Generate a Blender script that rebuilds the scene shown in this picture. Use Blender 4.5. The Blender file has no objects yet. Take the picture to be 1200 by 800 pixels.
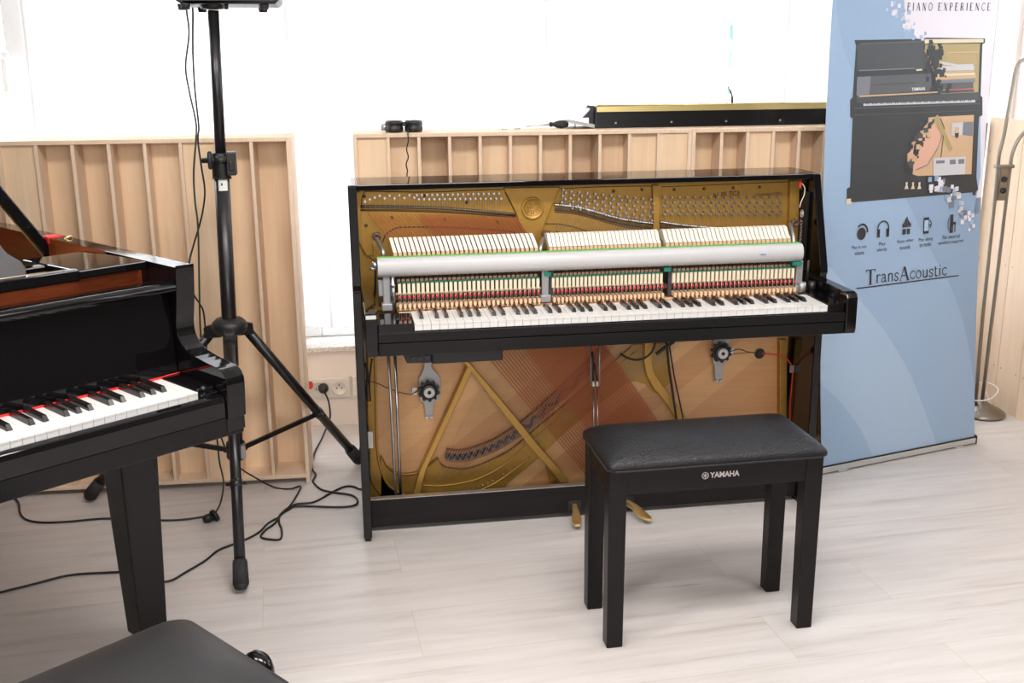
import bpy, bmesh, math, random
from mathutils import Vector, Matrix
from mathutils.geometry import tessellate_polygon
random.seed(7)
SC = bpy.context.scene
LOCALS = set()
COL = SC.collection
PI = math.pi

# ------------------------------------------------------------------ camera model (1200 x 800 frame)
CAM = Vector((-.7787, -2.895, 1.485)); YAW, PITCH, ROLL, FPX = .1597, -.2594, -.0074, 1252.2
_f = Vector((math.sin(YAW)*math.cos(PITCH), math.cos(YAW)*math.cos(PITCH), math.sin(PITCH)))
_r = Vector((math.cos(YAW), -math.sin(YAW), 0)); _u = _r.cross(_f)
_r2 = _r*math.cos(ROLL)+_u*math.sin(ROLL); _u2 = -_r*math.sin(ROLL)+_u*math.cos(ROLL)
def ray(u, v): return _f+_r2*((u-600)/FPX)-_u2*((v-400)/FPX)
def on_plane(u, v, P, n):
    d = ray(u, v); n = Vector(n); return CAM+d*((Vector(P)-CAM).dot(n)/d.dot(n))
def atY(u, v, Y): return on_plane(u, v, (0, Y, 0), (0, 1, 0))
def atX(u, v, X): return on_plane(u, v, (X, 0, 0), (1, 0, 0))
def atZ(u, v, Z): return on_plane(u, v, (0, 0, Z), (0, 0, 1))
def xz(u, v, Y): p = atY(u, v, Y); return (p.x, p.z)

cam_d = bpy.data.cameras.new('camera'); cam = bpy.data.objects.new('camera', cam_d); COL.objects.link(cam)
cam.matrix_world = Matrix.Translation(CAM) @ Matrix((_r2, _u2, -_f)).transposed().to_4x4()
cam_d.sensor_width = 36; cam_d.lens = FPX*36/1200; cam_d.clip_start = .05
cam_d.dof.use_dof = False
SC.camera = cam

# ------------------------------------------------------------------ mesh builder
class MB:
    def __init__(s): s.v = []; s.f = []; s.m = []; s.s = []
    def add(s, vs, fs, mi=0, smooth=False):
        b = len(s.v); s.v += [Vector(x) for x in vs]
        for f in fs: s.f.append([b+i for i in f]); s.m.append(mi); s.s.append(smooth)
        return s
    def box(s, lo, hi, mi=0, M=None):
        x0, y0, z0 = lo; x1, y1, z1 = hi
        vs = [Vector(p) for p in ((x0,y0,z0),(x1,y0,z0),(x1,y1,z0),(x0,y1,z0),(x0,y0,z1),(x1,y0,z1),(x1,y1,z1),(x0,y1,z1))]
        if M: vs = [M @ p for p in vs]
        return s.add(vs, [(0,3,2,1),(4,5,6,7),(0,1,5,4),(1,2,6,5),(2,3,7,6),(3,0,4,7)], mi)
    def hexa(s, bot, top, mi=0):   # four bottom + four top corners
        return s.add(list(bot)+list(top), [(3,2,1,0),(4,5,6,7),(0,1,5,4),(1,2,6,5),(2,3,7,6),(3,0,4,7)], mi)
    def prism(s, poly, a0, a1, axis='x', mi=0, smooth=False):
        # poly in the two other axes (order: x->(y,z), y->(x,z), z->(x,y)) extruded from a0 to a1
        mk = {'x': lambda a, p: (a, p[0], p[1]), 'y': lambda a, p: (p[0], a, p[1]), 'z': lambda a, p: (p[0], p[1], a)}[axis]
        n = len(poly); vs = [mk(a0, p) for p in poly]+[mk(a1, p) for p in poly]
        tri = tessellate_polygon([[Vector((p[0], p[1], 0)) for p in poly]])
        area = sum(poly[i][0]*poly[(i+1) % n][1]-poly[(i+1) % n][0]*poly[i][1] for i in range(n))
        s.add(vs, [], mi); b = len(s.v)-2*n
        for t in tri:
            s.f.append([b+t[0], b+t[1], b+t[2]]); s.m.append(mi); s.s.append(False)
            s.f.append([b+n+t[2], b+n+t[1], b+n+t[0]]); s.m.append(mi); s.s.append(False)
        for i in range(n):
            j = (i+1) % n; s.f.append([b+i, b+j, b+n+j, b+n+i]); s.m.append(mi); s.s.append(smooth)
        return s
    def cyl(s, p0, p1, r0, r1=None, n=12, mi=0, caps=True):
        r1 = r0 if r1 is None else r1
        p0, p1 = Vector(p0), Vector(p1); d = (p1-p0).normalized()
        a = d.orthogonal().normalized(); b = d.cross(a)
        vs = [p0+(a*math.cos(t)+b*math.sin(t))*r0 for t in [2*PI*i/n for i in range(n)]]
        vs += [p1+(a*math.cos(t)+b*math.sin(t))*r1 for t in [2*PI*i/n for i in range(n)]]
        s.add(vs, [(i, (i+1) % n, n+(i+1) % n, n+i) for i in range(n)], mi, True)
        if caps:
            k = len(s.v)-2*n
            s.f.append([k+i for i in range(n)][::-1]); s.m.append(mi); s.s.append(False)
            s.f.append([k+n+i for i in range(n)]); s.m.append(mi); s.s.append(False)
        return s
    def tube(s, pts, r, n=8, mi=0):
        pts = [Vector(p) for p in pts]; N = len(pts); rs = r if isinstance(r, (list, tuple)) else [r]*N
        t0 = (pts[1]-pts[0]).normalized(); a = t0.orthogonal().normalized(); rings = []
        for i, p in enumerate(pts):
            t = (pts[min(i+1, N-1)]-pts[max(i-1, 0)]).normalized()
            a = (a-t*a.dot(t)).normalized(); b = t.cross(a)
            rings.append([p+(a*math.cos(2*PI*k/n)+b*math.sin(2*PI*k/n))*rs[i] for k in range(n)])
        vs = [q for g in rings for q in g]
        fs = [(i*n+k, i*n+(k+1) % n, (i+1)*n+(k+1) % n, (i+1)*n+k) for i in range(N-1) for k in range(n)]
        s.add(vs, fs, mi, True); b0 = len(s.v)-len(vs)
        for ring, rev in ((0, True), (N-1, False)):
            f = [b0+ring*n+k for k in range(n)]; s.f.append(f[::-1] if rev else f); s.m.append(mi); s.s.append(False)
        return s
    def lathe(s, prof, c=(0,0,0), M=None, n=24, mi=0):   # prof: (r, z) list turned round z
        c = Vector(c); vs = []
        for r, z in prof:
            for k in range(n):
                p = Vector((r*math.cos(2*PI*k/n), r*math.sin(2*PI*k/n), z)); vs.append((M @ p if M else p)+c)
        N = len(prof)
        s.add(vs, [(i*n+k, i*n+(k+1) % n, (i+1)*n+(k+1) % n, (i+1)*n+k) for i in range(N-1) for k in range(n)], mi, True)
        b0 = len(s.v)-len(vs)
        for ring in (0, N-1):
            if prof[ring][0] > 1e-5:
                f = [b0+ring*n+k for k in range(n)]; s.f.append(f[::-1] if ring == 0 else f); s.m.append(mi); s.s.append(False)
        return s
    def grid(s, fn, nu, nv, mi=0, smooth=True):
        vs = [fn(i/nu, j/nv) for j in range(nv+1) for i in range(nu+1)]
        return s.add(vs, [(j*(nu+1)+i, j*(nu+1)+i+1, (j+1)*(nu+1)+i+1, (j+1)*(nu+1)+i) for j in range(nv) for i in range(nu)], mi, smooth)
    def build(s, name, mats, parent=None, bevel=0, seg=2, at=None, fixn=True, sub=0):
        me = bpy.data.meshes.new(name)
        if not isinstance(mats, (list, tuple)): mats = [mats]
        at = Vector(at) if at is not None else Vector((0,0,0))
        me.from_pydata([p-at for p in s.v], [], s.f)
        for m in mats: me.materials.append(m)
        for p, mi, sm in zip(me.polygons, s.m, s.s): p.material_index = mi; p.use_smooth = sm
        if fixn:
            bm = bmesh.new(); bm.from_mesh(me); bmesh.ops.recalc_face_normals(bm, faces=bm.faces[:]); bm.to_mesh(me); bm.free()
        me.update()
        return link(name, me, parent, at, bevel, seg, sub)
def link(name, me, parent=None, at=(0,0,0), bevel=0, seg=2, sub=0):
    o = bpy.data.objects.new(name, me); COL.objects.link(o); o.location = at
    if parent is not None:
        o.parent = parent
        if parent.type == 'EMPTY' and parent.name not in LOCALS: o.location = Vector(at)-parent.location
    if bevel:
        b = o.modifiers.new('bevel', 'BEVEL'); b.width = bevel; b.segments = seg; b.limit_method = 'ANGLE'; b.angle_limit = .6
    if sub:
        b = o.modifiers.new('sub', 'SUBSURF'); b.levels = sub; b.render_levels = sub
    return o
def thing(name, label, cat, loc=(0,0,0), rotz=0, group=None):
    o = bpy.data.objects.new(name, None); COL.objects.link(o); o.location = loc; o.rotation_euler = (0,0,rotz)
    o.empty_display_size = .05; o['label'] = label; o['category'] = cat
    if group: o['group'] = group
    return o
def tag(o, label, cat, group=None):
    o['label'] = label; o['category'] = cat
    if group: o['group'] = group
    return o
def struct(o, label=None, cat=None):
    o['kind'] = 'structure'
    if label: o['label'] = label; o['category'] = cat
    return o
def smooth_path(pts, k=6):   # Catmull-Rom through points
    P = [Vector(p) for p in pts]; out = []
    for i in range(len(P)-1):
        p0 = P[max(i-1,0)]; p1 = P[i]; p2 = P[i+1]; p3 = P[min(i+2,len(P)-1)]
        for j in range(k):
            t = j/k; out.append(.5*((2*p1)+(p2-p0)*t+(2*p0-5*p1+4*p2-p3)*t*t+(3*p1-p0-3*p2+p3)*t**3))
    out.append(P[-1]); return out
def sm2(pts, k=5): return [(p.x, p.y) for p in smooth_path([(a, b, 0) for a, b in pts], k)]
def text_tris(s, bold=0.0):   # text outline -> list of 2D points and faces in a unit box
    cu = bpy.data.curves.new('txt', 'FONT'); cu.body = s; cu.size = 1; cu.offset = bold; cu.resolution_u = 3
    o = bpy.data.objects.new('txt', cu); COL.objects.link(o)
    dg = bpy.context.evaluated_depsgraph_get(); me = bpy.data.meshes.new_from_object(o.evaluated_get(dg))
    vs = [(v.co.x, v.co.y) for v in me.vertices]; fs = [list(p.vertices) for p in me.polygons]
    bpy.data.objects.remove(o); bpy.data.curves.remove(cu); bpy.data.meshes.remove(me)
    x0 = min(v[0] for v in vs); x1 = max(v[0] for v in vs); y0 = min(v[1] for v in vs); y1 = max(v[1] for v in vs)
    return [((a-x0)/(x1-x0), (b-y0)/(y1-y0)) for a, b in vs], fs
def add_text(mb, s, fn, bold=0.0, mi=0):   # fn maps (s in 0..1, t in 0..1) to a point
    vs, fs = text_tris(s, bold); mb.add([fn(a, b) for a, b in vs], fs, mi)
# ------------------------------------------------------------------ materials
def mat(name, col, rough=.5, metal=0, coat=0, spec=.5, trans=0, sheen=0):
    m = bpy.data.materials.new(name); m.use_nodes = True; b = m.node_tree.nodes['Principled BSDF']
    b.inputs['Base Color'].default_value = (*col, 1); b.inputs['Roughness'].default_value = rough; b.inputs['Metallic'].default_value = metal
    b.inputs['Coat Weight'].default_value = coat; b.inputs['Coat Roughness'].default_value = .03; b.inputs['Specular IOR Level'].default_value = spec
    return m
def nodes(m): return m.node_tree.nodes, m.node_tree.links, m.node_tree.nodes['Principled BSDF']
def ramp(N, stops):
    r = N.new('ShaderNodeValToRGB'); e = r.color_ramp.elements
    while len(e) < len(stops): e.new(.5)
    for q, (p, c) in zip(e, stops): q.position = p; q.color = (*c, 1)
    return r
def coords(N, L, scale=(1,1,1), rot=(0,0,0), kind='Object'):
    t = N.new('ShaderNodeTexCoord'); mp = N.new('ShaderNodeMapping'); mp.inputs['Scale'].default_value = scale; mp.inputs['Rotation'].default_value = rot
    L.new(t.outputs[kind], mp.inputs['Vector']); return mp
def grain(name, c0, c1, scale=(1,1,1), rot=(0,0,0), rough=.5, nscale=6, coat=0, bump=0, detail=6, lo=.3, hi=.7):
    m = mat(name, c0, rough, coat=coat); N, L, b = nodes(m); mp = coords(N, L, scale, rot)
    n = N.new('ShaderNodeTexNoise'); n.inputs['Scale'].default_value = nscale; n.inputs['Detail'].default_value = detail; n.inputs['Distortion'].default_value = .6
    L.new(mp.outputs[0], n.inputs['Vector']); r = ramp(N, [(lo, c0), (hi, c1)]); L.new(n.outputs['Fac'], r.inputs['Fac']); L.new(r.outputs['Color'], b.inputs['Base Color'])
    if bump:
        bp = N.new('ShaderNodeBump'); bp.inputs['Strength'].default_value = bump; bp.inputs['Distance'].default_value = .002
        L.new(n.outputs['Fac'], bp.inputs['Height']); L.new(bp.outputs[0], b.inputs['Normal'])
    return m
M = {}
M['lacquer'] = mat('black_lacquer', (.004,.0035,.004), .05, spec=.4)
M['lacquer_satin'] = mat('black_satin_lacquer', (.005,.0045,.005), .25, spec=.3)
M['black_wood'] = grain('black_stained_wood', (.006,.005,.005), (.012,.009,.009), (1,1,14), rough=.45, nscale=5)
nodes(M['black_wood'])[2].inputs['Specular IOR Level'].default_value = .25
M['bench_black'] = mat('black_painted_wood', (.006,.0045,.0048), .36, spec=.25)
M['plastic'] = mat('black_plastic', (.012,.012,.013), .42)
M['rubber'] = mat('dark_rubber', (.02,.02,.021), .7)
M['tubepaint'] = mat('black_tube_paint', (.012,.011,.012), .3)
M['ivory'] = mat('white_key_acrylic', (.70,.69,.67), .2)
M['ebony'] = mat('black_key_resin', (.012,.010,.010), .14)
M['keywood'] = grain('key_spruce', (.62,.42,.25), (.72,.52,.33), (4,30,4), nscale=8)
M['maple'] = grain('action_maple', (.70,.48,.30), (.78,.57,.38), (20,20,60), nscale=4)
M['darkwood'] = mat('action_dark_wood', (.09,.045,.028), .5)
M['felt'] = grain('cream_hammer_felt', (.74,.68,.58), (.80,.745,.65), rough=.9, nscale=60)
M['cream'] = mat('cream_check_leather', (.80,.68,.50), .75)
M['greenfelt'] = mat('green_felt', (.01,.19,.13), .9)
M['redfelt'] = mat('red_felt', (.68,.03,.025), .8)
M['whiterail'] = mat('white_rail_plastic', (.50,.495,.50), .32)
M['greenedge'] = mat('green_rail_edging', (.12,.40,.06), .5)
M['bluelogo'] = mat('blue_print', (.05,.10,.42), .5)
M['chrome'] = mat('chrome', (.50,.49,.50), .28, 1)
M['steel'] = mat('dull_steel', (.45,.44,.43), .35, .8)
M['greymetal'] = mat('grey_cast_metal', (.36,.36,.37), .42, .5)
M['pin'] = mat('nickel_tuning_pin', (.30,.29,.30), .36, 1)
M['copper'] = mat('copper_winding', (.50,.135,.055), .4, .4)
M['wire'] = mat('steel_string', (.50,.40,.28), .35, .8)
M['gold'] = grain('bronze_painted_iron', (.365,.198,.036), (.415,.232,.044), rough=.40, nscale=50)
nodes(M['gold'])[2].inputs['Metallic'].default_value = .45
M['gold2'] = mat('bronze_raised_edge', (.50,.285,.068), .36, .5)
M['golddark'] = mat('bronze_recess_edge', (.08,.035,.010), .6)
M['hingebrass'] = mat('pale_hinge_brass', (.62,.50,.22), .3, .9)
M['brass'] = mat('polished_brass', (.86,.62,.25), .34, .9)
M['darksteel'] = mat('dark_steel_slot_shade', (.10,.075,.055), .4, .5)
M['bridge'] = mat('bridge_cap_maple', (.26,.12,.06), .5)
M['graphite'] = mat('graphite_grey', (.045,.045,.055), .6)
M['silver'] = mat('silver_lettering', (.60,.58,.57), .35, .4)
M['whiteprint'] = mat('white_print', (.7,.68,.66), .5)
M['darkprint'] = mat('dark_print', (.025,.02,.02), .6)
M['mahogany'] = grain('mahogany_veneer', (.20,.040,.014), (.30,.070,.022), (3,3,30), rough=.3, nscale=5)
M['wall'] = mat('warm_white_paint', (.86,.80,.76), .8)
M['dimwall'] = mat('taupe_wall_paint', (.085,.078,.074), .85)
M['ceiling'] = mat('white_ceiling_paint', (.80,.79,.78), .9)
M['pvc'] = mat('white_window_plastic', (.86,.90,.95), .3)
M['socket'] = mat('white_socket_plastic', (.80,.77,.72), .35)
M['alu'] = mat('brushed_aluminium', (.62,.63,.62), .38, .7)
M['nickel'] = mat('brushed_nickel', (.27,.235,.20), .32, .9)
M['cable'] = mat('black_cable_rubber', (.012,.012,.013), .5)
M['greencable'] = mat('dark_green_cable', (.02,.035,.02), .5)
M['sticker'] = mat('white_sticker', (.75,.74,.72), .5)
M['deskgrey'] = mat('grey_satin_lacquer', (.045,.043,.045), .42)
# soundboard: spruce with diagonal planks
def soundboard():
    m = mat('spruce_soundboard', (.60,.33,.15), .35); N, L, b = nodes(m)
    mp = coords(N, L, (1,1,1), (0, math.radians(38), 0))
    sx = N.new('ShaderNodeSeparateXYZ'); L.new(mp.outputs[0], sx.inputs[0])
    mu = N.new('ShaderNodeMath'); mu.operation = 'MULTIPLY'; mu.inputs[1].default_value = 11; L.new(sx.outputs['Z'], mu.inputs[0])
    fl = N.new('ShaderNodeMath'); fl.operation = 'FLOOR'; L.new(mu.outputs[0], fl.inputs[0])
    wn = N.new('ShaderNodeTexWhiteNoise'); wn.noise_dimensions = '1D'; L.new(fl.outputs[0], wn.inputs['W'])
    mp2 = coords(N, L, (1.5,3,40), (0, math.radians(38), 0))
    n = N.new('ShaderNodeTexNoise'); n.inputs['Scale'].default_value = 4; n.inputs['Detail'].default_value = 4; L.new(mp2.outputs[0], n.inputs['Vector'])
    mx = N.new('ShaderNodeMath'); mx.operation = 'MULTIPLY_ADD'; mx.inputs[1].default_value = .45; L.new(n.outputs['Fac'], mx.inputs[0])
    m2 = N.new('ShaderNodeMath'); m2.operation = 'MULTIPLY'; m2.inputs[1].default_value = .5; L.new(wn.outputs['Value'], m2.inputs[0]); L.new(m2.outputs[0], mx.inputs[2])
    r = ramp(N, [(.1, (.54,.25,.10)), (.85, (.76,.45,.20))]); L.new(mx.outputs[0], r.inputs['Fac']); L.new(r.outputs['Color'], b.inputs['Base Color'])
    return m
M['soundboard'] = soundboard()
def ply(name, c0, c1):
    m = mat(name, c0, .55); N, L, b = nodes(m)
    mp = coords(N, L, (7,7,.55)); n = N.new('ShaderNodeTexNoise'); n.inputs['Scale'].default_value = 3.2; n.inputs['Detail'].default_value = 5; n.inputs['Distortion'].default_value = 1.2
    L.new(mp.outputs[0], n.inputs['Vector'])
    mp2 = coords(N, L, (60,60,1.5)); n2 = N.new('ShaderNodeTexNoise'); n2.inputs['Scale'].default_value = 3; L.new(mp2.outputs[0], n2.inputs['Vector'])
    a = N.new('ShaderNodeMath'); a.operation = 'MULTIPLY_ADD'; a.inputs[1].default_value = .35; L.new(n2.outputs['Fac'], a.inputs[0]); L.new(n.outputs['Fac'], a.inputs[2])
    r = ramp(N, [(.42, c0), (.95, c1)]); L.new(a.outputs[0], r.inputs['Fac']); L.new(r.outputs['Color'], b.inputs['Base Color'])
    return m
M['ply'] = ply('birch_plywood', (.86,.65,.44), (.77,.54,.34))
M['plyedge'] = grain('birch_plywood_edge', (.82,.64,.48), (.74,.55,.39), (60,60,4), rough=.6, nscale=4)
M['plyback'] = ply('pale_plywood_board', (.80,.63,.47), (.72,.54,.38))
# leatherette with fine creases
def leather(name, col, rough, bump):
    m = mat(name, col, rough, spec=.35); N, L, b = nodes(m); mp = coords(N, L, (38,75,60), (0,0,.5))
    v = N.new('ShaderNodeTexNoise'); v.inputs['Scale'].default_value = 1.6; v.inputs['Detail'].default_value = 6; v.inputs['Distortion'].default_value = 2.2; L.new(mp.outputs[0], v.inputs['Vector'])
    bp = N.new('ShaderNodeBump'); bp.inputs['Strength'].default_value = bump; bp.inputs['Distance'].default_value = .0035; L.new(v.outputs['Fac'], bp.inputs['Height']); L.new(bp.outputs[0], b.inputs['Normal'])
    return m
M['leather'] = leather('black_leatherette', (.008,.008,.010), .32, .55)
M['leather2'] = leather('matte_black_leatherette', (.020,.019,.020), .45, .06)
def granite():
    m = mat('speckled_granite', (.5,.5,.5), .2); N, L, b = nodes(m); mp = coords(N, L)
    v = N.new('ShaderNodeTexVoronoi'); v.inputs['Scale'].default_value = 260; L.new(mp.outputs[0], v.inputs['Vector'])
    r = ramp(N, [(.0, (.22,.21,.20)), (.30, (.60,.57,.54)), (.8, (.78,.75,.72))]); L.new(v.outputs['Color'], r.inputs['Fac']); L.new(r.outputs['Color'], b.inputs['Base Color'])
    return m
M['granite'] = granite()
def floor_mat():
    m = mat('pale_oak_laminate', (.6,.57,.55), .38); N, L, b = nodes(m)
    tc = N.new('ShaderNodeTexCoord'); mp = N.new('ShaderNodeMapping'); L.new(tc.outputs['Object'], mp.inputs['Vector'])
    mp.inputs['Rotation'].default_value = (0,0,math.radians(-3)); mp.inputs['Location'].default_value = (.625+.018+1.335*4, .168+.24*20, 0)
    br = N.new('ShaderNodeTexBrick'); L.new(mp.outputs[0], br.inputs['Vector'])
    br.inputs['Scale'].default_value = 1; br.inputs['Brick Width'].default_value = 1.335; br.inputs['Row Height'].default_value = .24; br.inputs['Mortar Size'].default_value = .0011
    br.inputs['Mortar Smooth'].default_value = .3; br.offset = .303; br.inputs['Color1'].default_value = (.15,.15,.15,1); br.inputs['Color2'].default_value = (.85,.85,.85,1); br.inputs['Bias'].default_value = 0
    br.inputs['Mortar'].default_value = (.5,.5,.5,1)
    wv = N.new('ShaderNodeVectorMath'); wv.operation = 'MULTIPLY_ADD'; wv.inputs[1].default_value = (37,11,5); L.new(br.outputs['Color'], wv.inputs[0]); L.new(mp.outputs[0], wv.inputs[2])
    s1 = N.new('ShaderNodeMapping'); s1.inputs['Scale'].default_value = (1.0,11,1); L.new(wv.outputs[0], s1.inputs['Vector'])
    n1 = N.new('ShaderNodeTexNoise'); n1.inputs['Scale'].default_value = 2.1; n1.inputs['Detail'].default_value = 7; n1.inputs['Roughness'].default_value = .62; n1.inputs['Distortion'].default_value = .35; L.new(s1.outputs[0], n1.inputs['Vector'])
    r1 = ramp(N, [(.28, (.47,.425,.40)), (.42, (.56,.52,.50)), (.60, (.61,.575,.555)), (.78, (.645,.615,.60))]); L.new(n1.outputs['Fac'], r1.inputs['Fac'])
    s2 = N.new('ShaderNodeMapping'); s2.inputs['Scale'].default_value = (1.1,34,1); L.new(wv.outputs[0], s2.inputs['Vector'])
    n2 = N.new('ShaderNodeTexNoise'); n2.inputs['Scale'].default_value = 2.6; n2.inputs['Detail'].default_value = 5; n2.inputs['Roughness'].default_value = .7; n2.inputs['Distortion'].default_value = .8; L.new(s2.outputs[0], n2.inputs['Vector'])
    r2 = ramp(N, [(.28, (.60,.53,.50)), (.36, (1,1,1)), (1, (1,1,1))]); L.new(n2.outputs['Fac'], r2.inputs['Fac'])
    mm = N.new('ShaderNodeMix'); mm.data_type = 'RGBA'; mm.blend_type = 'MULTIPLY'; mm.inputs['Factor'].default_value = .8; L.new(r1.outputs['Color'], mm.inputs['A']); L.new(r2.outputs['Color'], mm.inputs['B'])
    m3 = N.new('ShaderNodeMix'); m3.data_type = 'RGBA'; L.new(br.outputs['Fac'], m3.inputs['Factor']); L.new(mm.outputs['Result'], m3.inputs['A']); m3.inputs['B'].default_value = (.50,.44,.36,1)
    L.new(m3.outputs['Result'], b.inputs['Base Color'])
    return m
M['floor'] = floor_mat()
def thin_glass():
    m = bpy.data.materials.new('window_glass'); m.use_nodes = True; N, L = m.node_tree.nodes, m.node_tree.links
    for n in list(N): N.remove(n)
    o = N.new('ShaderNodeOutputMaterial'); t = N.new('ShaderNodeBsdfTransparent'); g = N.new('ShaderNodeBsdfGlossy'); g.inputs['Roughness'].default_value = 0
    x = N.new('ShaderNodeMixShader'); x.inputs[0].default_value = .06; L.new(t.outputs[0], x.inputs[1]); L.new(g.outputs[0], x.inputs[2]); L.new(x.outputs[0], o.inputs[0])
    return m
M['glass'] = thin_glass()
def blind_cloth():
    m = bpy.data.materials.new('sheer_blind_fabric'); m.use_nodes = True; N, L = m.node_tree.nodes, m.node_tree.links
    for n in list(N): N.remove(n)
    o = N.new('ShaderNodeOutputMaterial'); d = N.new('ShaderNodeBsdfDiffuse'); d.inputs[0].default_value = (.82,.82,.83,1)
    t = N.new('ShaderNodeBsdfTranslucent'); t.inputs[0].default_value = (.66,.66,.67,1)
    x = N.new('ShaderNodeMixShader'); x.inputs[0].default_value = .55; L.new(d.outputs[0], x.inputs[1]); L.new(t.outputs[0], x.inputs[2])
    L.new(x.outputs[0], o.inputs[0])
    return m
M['blind'] = blind_cloth()
M['leaf'] = grain('hedge_leaf', (.12,.24,.22), (.20,.33,.31), rough=.6, nscale=9)
# ------------------------------------------------------------------ the room
XL, XR, YF, YB, H = -3.0, 2.12, -5.2, 1.415, 2.8
struct(MB().box((XL-.1,YF-.1,-.05),(XR+.4,YB+.35,0)).build('floor', M['floor']))
struct(MB().box((XL-.1,YF-.1,H),(XR+.4,YB+.35,H+.05)).build('ceiling', M['ceiling']))
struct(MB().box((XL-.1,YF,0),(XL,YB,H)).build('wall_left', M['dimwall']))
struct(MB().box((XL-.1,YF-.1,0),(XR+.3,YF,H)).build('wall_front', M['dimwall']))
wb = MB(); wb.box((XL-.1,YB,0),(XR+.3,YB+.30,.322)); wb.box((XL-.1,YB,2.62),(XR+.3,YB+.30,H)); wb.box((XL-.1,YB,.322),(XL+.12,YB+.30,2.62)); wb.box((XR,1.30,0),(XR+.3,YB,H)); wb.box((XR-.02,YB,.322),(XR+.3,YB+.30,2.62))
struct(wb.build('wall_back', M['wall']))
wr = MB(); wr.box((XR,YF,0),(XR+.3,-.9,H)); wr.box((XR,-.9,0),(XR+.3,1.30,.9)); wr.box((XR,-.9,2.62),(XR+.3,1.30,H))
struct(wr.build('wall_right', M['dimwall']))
struct(MB().box((XL+.12,1.392,.325),(XR-.02,YB+.20,.346)).build('trim_1', M['granite'], bevel=.003), 'grey speckled granite sill under the bright window', 'window sill')
# window in the back wall: frame, panes, handle
wn = thing('window_1', 'wide bright window behind the sheer vertical blind slats', 'window', (0,1.60,.346)); struct(wn)
xs = [XL+.12, -1.93, -.95, .05, 1.05, XR-.02]
for i in range(len(xs)-1):
    a, b = xs[i], xs[i+1]; f = MB()
    f.box((a,1.575,.346),(a+.075,1.63,2.62)); f.box((b-.075,1.575,.346),(b,1.63,2.62)); f.box((a+.075,1.575,.346),(b-.075,1.63,.425)); f.box((a+.075,1.575,2.55),(b-.075,1.63,2.62))
    fr = f.build('sash_frame', M['pvc'], wn, bevel=.006)
    MB().box((a+.07,1.60,.42),(b-.07,1.606,2.56)).build('pane', M['glass'], fr)
hp = atY(7, 72, 1.565)
h = MB(); h.box((hp.x-.014,1.552,hp.z-.035),(hp.x+.014,1.575,hp.z+.035)); h.cyl((hp.x,1.56,hp.z),(hp.x,1.535,hp.z),.010); h.box((hp.x-.011,1.525,hp.z-.115),(hp.x+.011,1.542,hp.z+.012))
h.build('window_handle', M['pvc'], wn, bevel=.004)
w2 = thing('window_2', 'bright window in the right hand wall above the plywood boards', 'window', (XR+.18,.2,.9)); struct(w2)
for a, b in ((-.9,.2),(.2,1.30)):
    f = MB(); X0, X1 = XR+.15, XR+.21
    f.box((X0,a,.9),(X1,a+.07,2.62)); f.box((X0,b-.07,.9),(X1,b,2.62)); f.box((X0,a+.07,.9),(X1,b-.07,.97)); f.box((X0,a+.07,2.55),(X1,b-.07,2.62))
    fr = f.build('sash_frame', M['pvc'], w2, bevel=.006)
    MB().box((XR+.178,a+.065,.965),(XR+.184,b-.065,2.555)).build('pane', M['glass'], fr)
# vertical blinds: slats hang from a rail above the frame of the picture, a bead chain joins their lower ends
def blind(name, label, P0, d, n, pitch, w, z0, shift={}, tilt=-.10, seed=3):
    rnd = random.Random(seed); P0 = Vector(P0); d = Vector(d); nn = Vector((-d.y, d.x, 0))
    t = thing(name, label, 'blind', P0)
    e = P0+d*(pitch*n); q = MB(); q.box((-.02,-.025,2.52),(pitch*n+.02,.025,2.56), M=Matrix.Translation((P0.x,P0.y,0)) @ Matrix.Rotation(math.atan2(d.y,d.x),4,'Z')); q.build('head_rail', M['alu'], t)
    low = []
    for i in range(n):
        c = P0+d*(pitch*(i+.5)+shift.get(i,0)); a = tilt+rnd.uniform(-.07,.07); s = d*math.cos(a)+nn*math.sin(a)
        mb = MB(); mb.grid(lambda u, v: c+s*((u-.5)*w)+nn*(.006*math.sin(PI*u))+Vector((0,0,z0+(2.52-z0)*v)), 4, 1)
        mb.build('slat', M['blind'], t, fixn=False)
        low.append(c+Vector((0,0,z0)))
    pts = []
    for a, b in zip(low, low[1:]):
        if (b-a).length > pitch*1.5: continue
        ch = [a+(b-a)*k/6-Vector((0,0,.028*math.sin(PI*k/6))) for k in range(7)]; MB().tube(ch, .0013, 5).build('bead_chain', M['pvc'], t)
    return t
blind('vertical_blind', 'white sheer vertical blind across the wide back window', (-1.86,1.50,0), (1,0,0), 34, .114, .127, .405, shift={23:-.034})
blind('vertical_blind', 'white sheer vertical blind at the right hand wall window', (XR+.09,1.22,0), (0,-1,0), 17, .114, .127, .96, shift={3:-.03}, seed=9)
# clipped hedge outside, seen through the gaps of the blinds
rnd = random.Random(5); hb = MB()
for i in range(3000):
    p = Vector((rnd.uniform(-8,26), 24+rnd.uniform(-1,1), rnd.uniform(-.3,8)))
    a = Vector((rnd.uniform(-1,1),rnd.uniform(-1,1),rnd.uniform(-1,1))).normalized(); b = a.orthogonal().normalized(); s = .42
    hb.add([p-a*s, p+b*s*.5, p+a*s, p-b*s*.5], [(0,1,2,3)])
hd = hb.build('hedge', M['leaf'], fixn=False); hd['kind'] = 'stuff'; hd['label'] = 'green hedge outside glimpsed between blind slats'; hd['category'] = 'hedge'
gr = MB().box((-8,YB+.4,-.4),(40,40,-.06)).build('ground_outside', M['wall']); struct(gr)
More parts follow.
